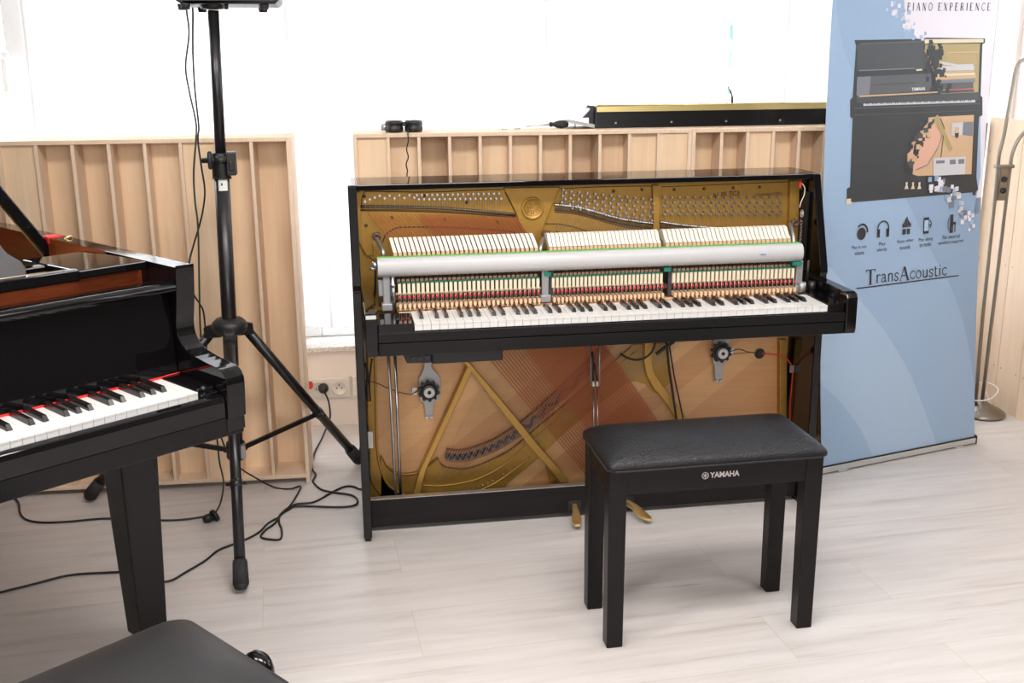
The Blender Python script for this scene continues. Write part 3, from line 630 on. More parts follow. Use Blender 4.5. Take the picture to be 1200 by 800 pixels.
# brackets, knobs
def bracket(px, kx, ky, armpts, foot, xw=.011):
    b = MB(); xb = px
    b.box((xb-xw,.205,.775),(xb+xw,.216,.866)); b.box((xb-xw*1.5,.196,foot),(xb+xw*1.5,.222,foot+.022))
    o = b.build('action_bracket', M['greymetal'], action, bevel=.003)
    a = MB(); pts = smooth_path([xyz(u,v,Y) for u, v, Y in armpts], 4); a.tube(pts, .0065, 8); a.build('bracket_arm', M['steel'], o)
    k = MB(); p = Vector(xyz(kx,ky,.375)); k.lathe([(.012,-.008),(.0145,-.004),(.0145,.006),(.012,.010),(.006,.010),(.005,.007),(.0001,.007)], p, Mx, 8); k.build('bracket_knob', M['darkwood'], o)
    return o
bracket(-.176, 640, 275, [(633,300,.30),(634,288,.31),(637,279,.36)], .771)
bracket(-.652, 441.5, 277, [(449,302,.30),(449,295,.30),(445,287,.33),(441.5,280,.36)], .765)
bracket(.634, 931.5, 261, [(930,286,.30),(929,274,.32),(926,262,.36)], .768)
m = MB(); m.box((-.676,.213,.806),(-.635,.222,.856)); m.build('side_plate', M['greymetal'], action, bevel=.003)
m = MB(); m.cyl((-.6335,.20,.760),(-.6335,.20,.868),.0058,n=12); m.cyl((-.6335,.20,.836),(-.6335,.20,.846),.0075,n=12); m.build('chrome_post', M['chrome'], action)
m = MB(); m.cyl((.640,.195,.768),(.640,.195,.800),.012,n=16); m.build('post_foot', M['greymetal'], action)
m = MB(); m.cyl((.677,.205,.768),(.677,.205,.80),.012,n=16); m.cyl((.664,.215,.80),(.664,.215,.865),.004,n=10); m.build('damper_post', M['plastic'], action)
for x in (-.168, .205):
    m = MB(); m.box((x+.006,.214,.770),(x+.016,.235,.865)); m.build('action_divider', M['graphite'], action)
    m = MB(); m.box((x-.012,.20,.850),(x+.008,.214,.862)); m.build('divider_pad', M['greenfelt'], action)
m = MB(); m.cyl((-.6905,.206,.903),(-.676,.206,.903),.010,n=12); m.cyl((-.700,.206,.892),(-.676,.206,.892),.004,n=8); m.build('rail_pivot', M['chrome'], action)
p0 = xyz(440,308,.25); m = MB(); m.tube(smooth_path([p0, xyz(440,325,.25), xyz(439,345,.27), xyz(434,362,.30), xyz(432,370,.32)],4), .0035, 6); m.build('rail_cable', M['cable'], UP)
# dark board on the inner right side with the white vertical lettering
m = MB(); m.box((XI-.012,.36,.82),(XI-.0005,.424,1.06)); sb = m.build('side_board', M['black_wood'], UP, bevel=.002)
xx = XI-.0126; a0 = atX(939,247,xx); a1 = atX(938,284,xx)
yc = (a0.y+a1.y)/2; hh = .016
def vert(p, q): return Vector((xx, yc+hh/2-hh*(1-q)+.000, 1.0015-.083*p))
t = MB(); zt = a0.z-.026; zb = a1.z
add_text(t, 'YAMAHA', lambda p, q: Vector((xx, a0.y-.006+.018*(q-.5)-0*(p), zt+(zb-zt)*p)), bold=.02)
def forkring(mb, c, ex, ez, R, r, mi=0):
    c, ex, ez = Vector(c), Vector(ex), Vector(ez)
    mb.tube([c+ex*(R*math.cos(t))+ez*(R*math.sin(t)) for t in [i*PI/16 for i in range(33)]], r, 5, mi)
    for k in range(3):
        a = PI/2+k*PI/3; d = ex*math.cos(a)+ez*math.sin(a); mb.tube([c-d*R*.72, c+d*R*.72], r*1.25, 5, mi)
forkring(t, (xx,a0.y-.006,a0.z-.008), (0,1,0), (0,0,1), .0115, .0012)
t.build('side_lettering', M['whiteprint'], sb)
m = MB(); m.tube(smooth_path([xyz(940,215,.37),xyz(943,220,.37),xyz(942.5,228,.37),xyz(939,236,.37),xyz(937,243,.37)],4), .0016, 6); m.build('white_wire', M['whiteprint'], UP)
q_ = xyz(938,216.5,.36); m = MB(); m.box((q_[0]-.003,.36,q_[2]-.009),(q_[0]+.003,.372,q_[2]+.009)); m.build('red_tag', M['redfelt'], UP)
# control box under the key bed
m = MB(); m.box((-.616,.14,.650),(-.306,.24,.683)); m.box((-.53,.135,.613),(-.318,.235,.650)); m.hexa([(-.604,.137,.618),(-.53,.137,.616),(-.53,.23,.616),(-.604,.23,.618)],[(-.616,.137,.651),(-.53,.137,.651),(-.53,.23,.651),(-.616,.23,.651)])
cb = m.build('control_box', M['plastic'], UP, bevel=.004)
m = MB(); [m.cyl((x,.1365,.634),(x,.133,.634),.006,n=10) for x in (-.585,-.565)]; m.box((-.55,.1325,.628),(-.535,.1365,.64)); m.build('headphone_jack', M['graphite'], cb)
# transducers on the soundboard
def transducer(u, v, flip):
    c = Vector(xyz(u,v,.445)); s = 1
    b = MB(); Y0, Y1 = c.y-.004, c.y+.002
    o_ = [(-.012,.108),(.012,.108),(.012,.075),(.034,.045),(.038,.042),(.038,-.026),(.030,-.036),(.016,-.044),(.012,-.085),(.012,-.100),(-.012,-.100),(-.012,-.085),(-.016,-.044),(-.030,-.036),(-.030,.042),(-.026,.045),(-.012,.075)]
    if flip: o_ = [(-.022,.040),(.026,.052),(.034,.050),(.036,-.030),(.016,-.046),(.012,-.098),(.016,-.110),(-.016,-.110),(-.012,-.098),(-.016,-.046),(-.022,-.040)]
    b.prism([(c.x+p, c.z+q) for p, q in o_], Y0, Y1, 'y'); t = b.build('transducer', M['greymetal'], UP, bevel=.001)
    g = MB(); pr = []
    for k in range(40):
        a = 2*PI*k/40; r = .036 if (k//2) % 2 else .029; pr.append((c.x+r*math.cos(a), c.z+r*math.sin(a)))
    g.prism(pr, Y0-.022, Y0-.004, 'y'); g.lathe([(.026,.022),(.026,.030),(.020,.032),(.0001,.032)], (c.x,Y0,c.z), Mx, 20); g.build('magnet_housing', M['plastic'], t, bevel=.0015)
    q = MB(); q.lathe([(.018,.0322),(.018,.0345),(.0075,.035),(.006,.033),(.0001,.033)], (c.x,Y0,c.z), Mx, 18); q.build('magnet_face', M['whiteprint'], t)
    q = MB(); q.lathe([(.0062,.0335),(.006,.036),(.0001,.0365)], (c.x,Y0,c.z), Mx, 12); q.build('magnet_bolt', M['plastic'], t)
    q = MB(); sx = 1 if flip else -1; q.box((c.x+sx*.030-.008,Y0-.010,c.z-.012),(c.x+sx*.050-.008+.004,Y0,c.z+.012)); q.build('terminal', M['sticker'], t, bevel=.001)
    q = MB()
    for dx in (-.007,.007): q.cyl((c.x+dx,Y0,c.z-(.104 if flip else .094)),(c.x+dx,Y0-.006,c.z-(.104 if flip else .094)),.005,n=8)
    q.build('bracket_screw', M['steel'], t)
    return c
c1 = transducer(502,456,False); c2 = transducer(843,411,True)
def wire(name, pts, Y, r=.0016, mt='cable'):
    P = [xyz(u,v,Y if len(q) == 0 else q[0]) for u, v, *q in pts]; return MB().tube(smooth_path(P,5), r, 6).build(name, M[mt], UP)
wire('transducer_wire', [(427,446),(440,448),(455,455),(470,460),(482,462),(488,458),(492,456)], .42)
wire('transducer_wire', [(482,462),(490,458),(493,453)], .425, .0012)
wire('transducer_wire', [(855,412),(866,409),(876,412),(889,414)], .42)
wire('transducer_wire', [(855,415),(866,414),(878,413)], .422, .0012)
m = MB(); p = Vector(xyz(890,414,.46)); m.lathe([(.016,0),(.018,.003),(.014,.004),(.012,-.01),(.0001,-.01)], p, Mx, 18); m.build('cable_grommet', M['plastic'], UP)
wire('red_wire', [(893,414),(905,415),(918,417),(925,424),(929,432),(928,450),(926,475),(926,500)], .40, .0022, 'redfelt')
m = MB(); p = Vector(xyz(929,432,.398)); m.box((p.x-.010,p.y-.004,p.z-.012),(p.x+.004,p.y+.004,p.z+.012)); m.build('cable_clip', M['steel'], UP)
wire('black_cable', [(428,425),(431,440),(430,455),(431,470)], .38, .004)
wire('black_cable', [(436,420),(433,445),(434,470)], .38, .003)
wire('left_cable', [(427,478),(431,500),(433,520),(434,560),(444,578),(455,588)], .38, .0022)
m = MB(); p = Vector(xyz(434,515,.375)); m.box((p.x-.008,p.y-.006,p.z-.028),(p.x+.008,p.y+.006,p.z+.028)); m.build('cable_connector', M['sticker'], UP, bevel=.002)
wire('hanging_cable', [(781,400),(784,430),(789,465),(794,500),(797,520)], .40, .0042)
wire('hanging_cable', [(784,402),(790,440),(798,478),(804,510)], .40, .0026)
wire('hanging_cable', [(768,402),(764,412),(756,419),(746,421.5),(735,419),(727,414)], .40, .0035)
wire('black_lever', [(790,400),(778,408),(769,415)], .39, .006)
# damper rods and pedals
for u0, u1, nm in ((454.5,464.5,'steel'), (462.5,470,'chrome')):
    MB().cyl(xyz(u0,405,.37), xyz(u1,592,.37), .0048, n=12).build('pedal_rod', M[nm], UP)
m = MB()
for u in (692.8, 702.5): m.cyl(xyz(u,404,.37), xyz(u,450,.37), .0025, n=6)
m.cyl(xyz(692,451,.37), xyz(703,451,.37), .0025, n=6); tr = m.build('trap_bracket', M['steel'], UP)
m = MB(); m.cyl(xyz(694,412,.365), xyz(695,446,.365), .004, n=6); m.cyl(xyz(696,425,.365), xyz(700,446,.365), .003, n=6); m.build('trap_lever', M['plastic'], tr)
for u in (695.3, 700.0):
    MB().cyl(xyz(u,452,.365), xyz(u+1.2,560,.365), .0022, n=8).build('trap_rod', M['chrome'], UP)
    m = MB(); p = xyz(u,449.5,.362); m.cyl((p[0],p[1],p[2]-.008),(p[0],p[1],p[2]+.008),.004,n=8); m.build('rod_nut', M['sticker'], tr)
for X, yaw_ in ((-.052,-.06),(.040,.10),(.128,.20)):
    sx = X
    L_ = [(.30,.040,.010,.010),(.27,.040,.0095,.010),(.255,.038,.012,.008),(.235,.030,.015,.007),(.215,.024,.016,.006),(.20,.022,.013,.005),(.192,.021,.007,.004)]
    m = MB(); vs = []; 
    for y, z, hw, th in L_:
        cx = X+(.30-y)*yaw_*2.2
        vs += [Vector((cx-hw,y+.03,z-th)), Vector((cx+hw,y+.03,z-th)), Vector((cx+hw,y+.03,z+th*.6)), Vector((cx+hw*.5,y+.03,z+th)), Vector((cx-hw*.5,y+.03,z+th)), Vector((cx-hw,y+.03,z+th*.6))]
    n6 = 6; fs = [(i*n6+k, i*n6+(k+1) % n6, (i+1)*n6+(k+1) % n6, (i+1)*n6+k) for i in range(len(L_)-1) for k in range(n6)]
    m.add(vs, fs, 0, True); m.add([vs[-6+k] for k in range(6)], [tuple(range(6))]); m.add([vs[k] for k in range(6)], [tuple(range(6))[::-1]])
    m.build('pedal', M['brass'], UP, bevel=.0015)
    m = MB(); m.box((X-.022,.328,.022),(X+.022,.3302,.062)); m.build('pedal_slot', M['plastic'], UP)
# ------------------------------------------------------------------ grand piano (own axes: x bass to treble, y away from the player, origin under the front corner of the top key)
GP = thing('grand_piano', 'black grand piano cropped at the left with open lid and red key felt', 'grand piano', (-1.097,-.627,0), .666); LOCALS.add(GP.name)
GE = Vector((math.cos(.666),math.sin(.666),0)); GN = Vector((-GE.y,GE.x,0)); GO = Vector((-1.097,-.627,0))
def gw(x, y, z): return GO+GE*x+GN*y+Vector((0,0,z))
XB = -1.222-.092   # bass side outer
# rim: straight treble side, tail curve, bent bass side ... outline of the case in plan, outer and inner
outer = [(.092,.12),(.092,.44),(.092,.95)]+sm2([(.092,.95),(.08,1.15),(.00,1.33),(-.16,1.47),(-.36,1.53),(-.60,1.60),(-.84,1.62),(-1.06,1.56),(-1.22,1.40),(XB,1.15),(XB,.9)],4)[1:]+[(XB,.44),(XB,.12)]
# the straight bass side is the left one of a real grand; here only the treble end shows
def inset(pts, d):
    out = []
    for i, p in enumerate(pts):
        a = Vector(pts[max(i-1,0)]); b = Vector(pts[min(i+1,len(pts)-1)]); t = (b-a).normalized(); out.append((p[0]-t.y*d, p[1]+t.x*d))
    return out
inner = inset(outer, .045); inner[0] = (.047,.12); inner[1] = (.047,.44); inner[-1] = (XB+.045,.12); inner[-2] = (XB+.045,.44)
m = MB(); n = len(outer); z0, z1 = .735, 1.045
for i in range(n-1):
    if i in (0, n-2): continue
    a, b, c, d = outer[i], outer[i+1], inner[i+1], inner[i]
    m.add([(*a,z0),(*b,z0),(*b,z1),(*a,z1)],[(0,1,2,3)],0,True); m.add([(*d,z0),(*c,z0),(*c,z1),(*d,z1)],[(3,2,1,0)],1,True)
    m.add([(*a,z1),(*b,z1),(*c,z1),(*d,z1)],[(0,1,2,3)],0); m.add([(*a,z0),(*b,z0),(*c,z0),(*d,z0)],[(3,2,1,0)],0)
m.build('rim', [M['lacquer'], M['mahogany']], GP)
cheek = [(.45,.70),(.45,1.045),(.127,1.045),(.124,1.042),(.137,.955),(.143,.915),(.140,.890),(.118,.866),(.085,.852),(.045,.846),(.0,.842),(-.022,.838),(-.034,.828),(-.039,.812),(-.037,.732),(-.030,.728)]
cheek = [(.45,.70),(.45,1.0455)]+sm2([(.131,1.0455),(.128,1.042),(.138,.96),(.147,.915),(.143,.885),(.115,.860),(.060,.848),(.0,.842),(-.022,.838),(-.035,.826),(-.040,.808),(-.036,.732)],3)+[(-.03,.728),(-.03,.70)]
for xa, xb in ((.047,.0922),(XB-.0002,XB+.045)): MB().prism(cheek, xa, xb, 'x').build('cheek', M['lacquer'], GP, bevel=.003)
m = MB(); m.box((XB+.002,-.028,.690),(.090,.60,.735)); m.build('key_bed', M['lacquer_satin'], GP, bevel=.003)
m = MB(); m.prism([(-.030,.735),(.01,.735),(.01,.776),(-.014,.786),(-.026,.782),(-.031,.770)], XB+.046, .0465, 'x'); m.build('key_slip', M['lacquer'], GP, bevel=.002)
m = MB(); m.box((.002,.008,.735),(.0465,.17,.800)); m.box((.002,-.008,.735),(.0465,.02,.792)); kb = m.build('key_block', M['lacquer'], GP, bevel=.004)
m = MB(); m.lathe([(.007,0),(.0075,.006),(.005,.010),(.0001,.011)], (.022,.014,.792)); m.build('block_knob', M['plastic'], kb)
m = MB(); m.box((-1.222-.045,.0,.735),(-1.2225,.17,.800)); m.build('key_block', M['lacquer'], GP, bevel=.004)
m = MB(); m.box((XB+.046,.02,.700),(.046,.60,.742)); m.build('key_frame', M['darkwood'], GP)
for i in range(52):
    x = -.0235*(52-i); m = MB(); m.box((x+.0005,.0,.7765),(x+.023,.150,.7965)); m.box((x+.0006,-.0015,.7935),(x+.0229,.003,.797)); m.build('white_key', M['ivory'], GP)
    if pat[i % 7] and i < 51:
        bx = x+.0235+{0:.001,2:-.0018,3:.0018,5:-.002,6:0}[i % 7]; y0, y1 = .052, .1495
        m = MB(); m.hexa([(bx-.0068,y0,.792),(bx+.0068,y0,.792),(bx+.0068,y1,.792),(bx-.0068,y1,.792)],[(bx-.0047,y0+.011,.8085),(bx+.0047,y0+.011,.8085),(bx+.0047,y1,.8085),(bx-.0047,y1,.8085)])
        m.build('black_key', M['ebony'], GP, bevel=.0009)
m = MB(); m.box((-1.222,.1500,.795),(.004,.1545,.8005)); m.tube([(.002,.151,.7995),(.016,.150,.8012),(.030,.150,.8012),(.0462,.150,.8015)], .0018, 6); m.build('key_felt', M['redfelt'], GP)
m = MB(); m.prism([(.156,.797),(.176,.797),(.190,.992),(.170,.992)], -1.222-.043, .0455, 'x'); fbg = m.build('fallboard', M['lacquer'], GP, bevel=.002)
m = MB(); m.prism([(.140+.012*math.cos(t)+.004,1.0+.012*math.sin(t)) for t in [PI/2+i*PI/10 for i in range(11)]]+[(.188,.988),(.188,1.012)], -1.222-.043, .0462, 'x', smooth=True); m.build('fallboard_lip', M['lacquer'], GP, bevel=.001)
m = MB(); m.box((XB+.046,.28,.80),(.0465,.30,1.032)); m.build('action_cover', M['mahogany'], GP)
m = MB(); m.box((XB+.046,.30,.93),(.0465,1.5,.94)); 
m = MB(); m.prism([p for p in inner[1:-1]]+[(XB+.045,.30),(.047,.30)], .925, .935, 'z'); m.build('soundboard', M['soundboard'], GP)
m = MB(); m.prism([(.02,.34),(.02,1.0),(-.05,1.22),(-.25,1.38),(-.6,1.48),(-1.0,1.45),(-1.2,1.2),(-1.24,.34)], .955, .965, 'z'); m.build('iron_frame', M['gold'], GP)
# music desk: side shelf, slide rail and the folding desk
m = MB(); m.hexa([(-.118,.243,1.029),(.041,.243,1.029),(.041,.525,1.020),(-.118,.525,1.020)],[(-.118,.243,1.048),(.041,.243,1.048),(.041,.525,1.0385),(-.118,.525,1.0385)]); m.build('music_shelf', M['lacquer'], GP, bevel=.003)
m = MB(); m.box((-1.11,.238,1.026),(-.118,.262,1.052)); m.box((-1.11,.40,1.026),(-.118,.43,1.040)); m.box((-1.18,.262,1.026),(-1.11,.5,1.04)); m.build('desk_rail', M['lacquer'], GP, bevel=.003)
ds = [(-.235,1.048),(-.208,1.048),(-.206,1.06),(-.212,1.074),(-.224,1.084),(-.236,1.095),(-.244,1.110),(-.250,1.130),(-.26,1.155),(-.30,1.19),(-.42,1.215),(-.62,1.22),(-.82,1.215),(-.94,1.19),(-.98,1.155),(-.99,1.130),(-.996,1.11),(-1.004,1.095),(-1.016,1.084),(-1.028,1.074),(-1.034,1.06),(-1.032,1.048)]
mm = MB().prism(ds, .290, .306, 'y')
for q in mm.v: q.y += (q.z-1.048)*.35
mm.build('music_desk', M['deskgrey'], GP, bevel=.003)
# lid and its prop
m = MB(); m.hexa([(.050,.752,.975),(.080,.752,.985),(.080,.772,.985),(.050,.772,.975)],[(-.405,.752,1.672),(-.375,.752,1.685),(-.375,.772,1.685),(-.405,.772,1.672)]); pr = m.build('lid_prop', M['lacquer'], GP, bevel=.004)
m = MB(); m.cyl((.058,.752,1.01),(.058,.748,1.01),.005,n=10); m.build('prop_pivot', M['brass'], pr)
m = MB(); m.box((.045,.74,1.028),(.085,.79,1.048)); m.build('prop_cushion', M['redfelt'], GP, bevel=.004)
m = MB(); m.tube(smooth_path([(.052,.735,1.020),(.062,.715,1.034),(.075,.70,1.047),(.084,.70,1.050),(.090,.705,1.044)],4), .0028, 6); m.build('prop_hook', M['brass'], GP)
lid = MB(); ang = math.radians(32); top = [(p[0]-XB, p[1]) for p in outer[1:-1]]; top = [(.0,.42),(.092-XB,.42)]+[q for q in top]
lm_ = Matrix.Translation((XB,0,1.05)) @ Matrix.Rotation(-ang,4,'Y')
lid.prism(top, .0, .018, 'z')
lid.v = [lm_ @ q for q in lid.v]; lid.build('lid', M['lacquer'], GP, bevel=.003)
# legs with casters
def leg(cx, cy):
    m = MB(); bt, tp = .037, .054
    m.hexa([(cx-bt,cy-bt,.05),(cx+bt,cy-bt,.05),(cx+bt,cy+bt,.05),(cx-bt,cy+bt,.05)],[(cx-tp,cy-tp,.69),(cx+tp,cy-tp,.69),(cx+tp,cy+tp,.69),(cx-tp,cy+tp,.69)])
    o = m.build('leg', M['lacquer_satin'], GP, bevel=.004)
    c = MB(); c.cyl((cx,cy,.03),(cx,cy,.06),.012,n=12); c.cyl((cx-.011,cy+.010,.020),(cx+.011,cy+.010,.020),.020,n=20); c.box((cx-.016,cy-.008,.022),(cx-.012,cy+.022,.049)); c.box((cx+.012,cy-.008,.022),(cx+.016,cy+.022,.049)); c.box((cx-.016,cy-.010,.042),(cx+.016,cy+.022,.050)); c.build('caster', M['brass'], o)
leg(.038,.415); leg(-1.22,.415); leg(-.62,1.40)
m = MB(); m.box((-.80,.30,.12),(-.78,.34,.70)); m.box((-.46,.30,.12),(-.44,.34,.70)); m.box((-.82,.26,.08),(-.42,.38,.13)); ly = m.build('pedal_lyre', M['lacquer'], GP, bevel=.004)
for k in range(3): MB().box((-.70+k*.07,.12,.055),(-.678+k*.07,.28,.068)).build('pedal', M['brass'], ly, bevel=.004)
m = MB(); m.box((XB+.05,.05,.66),(.02,.16,.692)); m.build('under_beam', M['lacquer_satin'], GP, bevel=.004)
# ------------------------------------------------------------------ piano bench of the grand (bottom left corner)
GB = thing('piano_bench', 'matte black adjustable piano bench in the lower left by the grand piano', 'bench', tuple(gw(-.55,-.5,0)), .666); LOCALS.add(GB.name)
def bl(x, y, z): return (x+.55, y+.5, z)
def cushion(cx, cy, hx, hy, z0, z1, r=.03, dome=.012, nx=28, ny=18):
    vs = MB()
    def rr(t):  # rounded rectangle
        k = 40; 
        return t
    rings = []; N = 48
    def ring(inx, z, rad):
        pts = []; ax, ay = hx-inx, hy-inx; rad = max(rad, .001)
        for q, (sx, sy) in enumerate(((1,1),(-1,1),(-1,-1),(1,-1))):
            for j in range(N//4):
                a = q*PI/2+PI/2*j/(N//4-1); pts.append(Vector((cx+sx*(ax-rad)+rad*math.cos(a), cy+sy*(ay-rad)+rad*math.sin(a), z)))
        return pts
    h = z1-z0; mn = min(hx,hy); prof = [(0,z0,r*.6)]
    for q in (0,.012,.035,.075,.13,.20,.29,.40,.53,.68,.84,.985): prof.append((mn*q, z0+.22*h+(.78*h+dome)*(1-(1-q)**2.3)**.62, r*(.6+.4*min(1,q*4)) if q < .5 else max(.001, r*(1-q)*1.6)))
    for p in prof: rings.append(ring(*p))
    n = len(rings[0]); V = [q for g in rings for q in g]
    F = [(i*n+k, i*n+(k+1) % n, (i+1)*n+(k+1) % n, (i+1)*n+k) for i in range(len(rings)-1) for k in range(n)]
    vs.add(V, F, 0, True); vs.f.append(list(range(n))[::-1]); vs.m.append(0); vs.s.append(False)
    vs.f.append([(len(rings)-1)*n+k for k in range(n)]); vs.m.append(0); vs.s.append(True)
    return vs
cx, cy, hx, hy = -.256-.30, -.500, .306, .180
q = bl(cx,cy,0); cushion(q[0], q[1], hx, hy, .462, .538, .05, .008).build('seat_cushion', M['leather2'], GB)
m = MB(); m.box(bl(cx-hx+.02,cy-hy+.02,.407),bl(cx+hx-.02,cy+hy-.02,.4625)); m.build('seat_frame', M['bench_black'], GB, bevel=.004)
m = MB(); p = bl(cx+hx-.02,cy+.005,.434); m.cyl(p,(p[0]+.045,p[1],p[2]),.007,n=10); Mk = Matrix.Rotation(PI/2,4,'Y')
m.lathe([(.012,0),(.030,.004),(.034,.012),(.034,.024),(.028,.034),(.012,.038),(.0001,.038)], (p[0]+.036,p[1],p[2]), Mk, 24); m.build('height_knob', M['lacquer'], GB)
for sx in (-1,1):
    for sy in (-1,1):
        c = bl(cx+sx*(hx-.05), cy+sy*(hy-.045), 0); m = MB(); w0, w1 = .018, .024
        m.hexa([(c[0]-w0,c[1]-w0,0),(c[0]+w0,c[1]-w0,0),(c[0]+w0,c[1]+w0,0),(c[0]-w0,c[1]+w0,0)],[(c[0]-w1,c[1]-w1,.407),(c[0]+w1,c[1]-w1,.407),(c[0]+w1,c[1]+w1,.407),(c[0]-w1,c[1]+w1,.407)]); m.build('leg', M['bench_black'], GB, bevel=.003)
# ------------------------------------------------------------------ bench before the upright
UB = thing('piano_bench', 'black piano bench with creased leatherette seat before the upright piano', 'bench', (.1343,-.3582,0), .0159); LOCALS.add(UB.name)
cushion(0, 0, .2915, .142, .497, .530, .028, .020).build('seat_cushion', M['leather'], UB)
m = MB(); pr = []
for sx, sy in ((1,1),(-1,1),(-1,-1),(1,-1)):
    pass
rim = [(.2935*sx-(.02*sx if k else 0), .144*sy-(0 if k else .02*sy)) for sx, sy, k in ((1,-1,0),(1,1,0),(1,1,1),(-1,1,1),(-1,1,0),(-1,-1,0),(-1,-1,1),(1,-1,1))]
m.prism(rim, .4925, .499, 'z'); m.build('seat_piping', M['leather2'], UB, bevel=.003)
for y0, y1 in ((-.122,-.102),(.102,.122)):
    m = MB(); m.box((-.246,y0,.424),(.246,y1,.4925)); ap = m.build('apron', M['bench_black'], UB, bevel=.002)
    if y0 < 0: front_apron = ap
for x0, x1 in ((-.282,-.262),(.262,.282)): MB().box((x0,-.09,.424),(x1,.09,.4925)).build('apron', M['bench_black'], UB, bevel=.002)
for sx in (-1,1):
    for sy in (-1,1):
        cx, cy = sx*.2615, sy*.1017; w1, w0 = .0235, .0215; ox, oy = sx*.0225, sy*.0225
        m = MB(); m.hexa([(cx-w0+sx*.001,cy-w0+sy*.001,0),(cx+w0+sx*.001,cy-w0+sy*.001,0),(cx+w0+sx*.001,cy+w0+sy*.001,0),(cx-w0+sx*.001,cy+w0+sy*.001,0)],[(cx-w1,cy-w1,.4925),(cx+w1,cy-w1,.4925),(cx+w1,cy+w1,.4925),(cx-w1,cy+w1,.4925)]); m.build('leg', M['bench_black'], UB, bevel=.003)
lg = MB(); yl = -.1226
forkring(lg, (-.0335,yl,.461), (1,0,0), (0,0,1), .0085, .0011)
add_text(lg, 'YAMAHA', lambda p, q: Vector((-.0215+.079*p, yl, .4535+.0155*q)), bold=.03)
lg.build('logo_lettering', M['silver'], front_apron)
# ------------------------------------------------------------------ tripod stand, loudspeaker, cables
PB = Vector((-1.146,.55,0)); HZ = .640
ST = thing('speaker_stand', 'tall black tripod speaker stand between the two pianos', 'tripod stand', PB)
top = Vector((-1.122,.55,1.628)); ax = (top-Vector((PB.x,PB.y,HZ))).normalized()
def pole(z): return Vector((PB.x,PB.y,HZ))+ax*((z-HZ)/ax.z)
m = MB(); m.cyl(pole(.20),pole(1.17),.0235,n=24); lp = m.build('lower_pole', M['tubepaint'], ST)
m = MB(); m.cyl(pole(1.16),pole(1.6285),.0165,n=24); m.build('upper_pole', M['tubepaint'], ST)
m = MB(); m.cyl(pole(1.132),pole(1.208),.0285,n=24); m.cyl(pole(1.128),pole(1.134),.030,n=24); c = m.build('clamp_collar', M['plastic'], ST, bevel=.002)
k = pole(1.185); m = MB(); m.cyl(k+Vector((-.012,-.045,.004)),k+Vector((.02,-.040,.004)),.011,n=14); m.cyl(k+Vector((-.052,-.043,.004)),k+Vector((-.010,-.045,.004)),.0085,n=12)
m.lathe([(.0001,-.007),(.019,-.006),(.021,0),(.019,.006),(.0001,.007)], k+Vector((-.028,-.045,.004)), Matrix.Rotation(PI/2,4,'Y') @ Matrix.Diagonal((1.35,.75,1,1)), 18); m.build('clamp_knob', M['plastic'], c)
m = MB(); m.box(k+Vector((.018,-.035,-.045)),k+Vector((.046,.02,.026))); m.box(k+Vector((.026,-.04,-.03)),k+Vector((.040,-.034,.0))); m.build('clamp_block', M['plastic'], c, bevel=.006)
m = MB(); k2 = pole(1.115); d = Vector((.35,-.94,0)); s_ = Vector((.94,.35,0)); R_ = .0240
pts = [(math.cos(a),math.sin(a)) for a in [-.6+i*.24 for i in range(6)]]
vs = [];
for zz in (-.020,.014):
    for i in range(7):
        a = -1.95+i*.20; q = pole(1.113+zz); vs.append(q+Vector((math.cos(a)*R_,math.sin(a)*R_,0)))
m.add(vs, [(i,i+1,7+i+1,7+i) for i in range(6)]); st = m.build('round_sticker', M['sticker'], lp, fixn=False)
m = MB(); vs = []
for zz in (-.004,.004):
    for i in range(3):
        a = -1.62+i*.10; q = pole(1.113+zz); vs.append(q+Vector((math.cos(a)*(R_+.0004),math.sin(a)*(R_+.0004),0)))
m.add(vs, [(0,1,4,3),(1,2,5,4)]); m.build('sticker_mark', M['darkprint'], st, fixn=False)
# hub
m = MB(); m.lathe([(.024,.044),(.040,.042),(.054,.030),(.058,.012),(.052,-.004),(.030,-.010),(.024,-.012)], pole(HZ), None, 28)
feet = [Vector((-1.109,-.020,.0)), Vector((-1.690,.757,.0)), Vector((-.745,.940,.0))]
for f in feet:
    d = (f-PB); d.z = 0; d.normalize(); s_ = Vector((-d.y,d.x,0)); h = pole(HZ)
    m.hexa([h+d*.02-s_*.020+Vector((0,0,-.018)),h+d*.085-s_*.018+Vector((0,0,-.026)),h+d*.085+s_*.018+Vector((0,0,-.026)),h+d*.02+s_*.020+Vector((0,0,-.018))],[h+d*.02-s_*.020+Vector((0,0,.030)),h+d*.085-s_*.016+Vector((0,0,.012)),h+d*.085+s_*.016+Vector((0,0,.012)),h+d*.02+s_*.020+Vector((0,0,.030))])
m.build('hub', M['plastic'], ST, bevel=.005)
m = MB(); m.cyl(pole(.205),pole(.262),.031,n=20); low = m.build('brace_collar', M['plastic'], ST, bevel=.004)
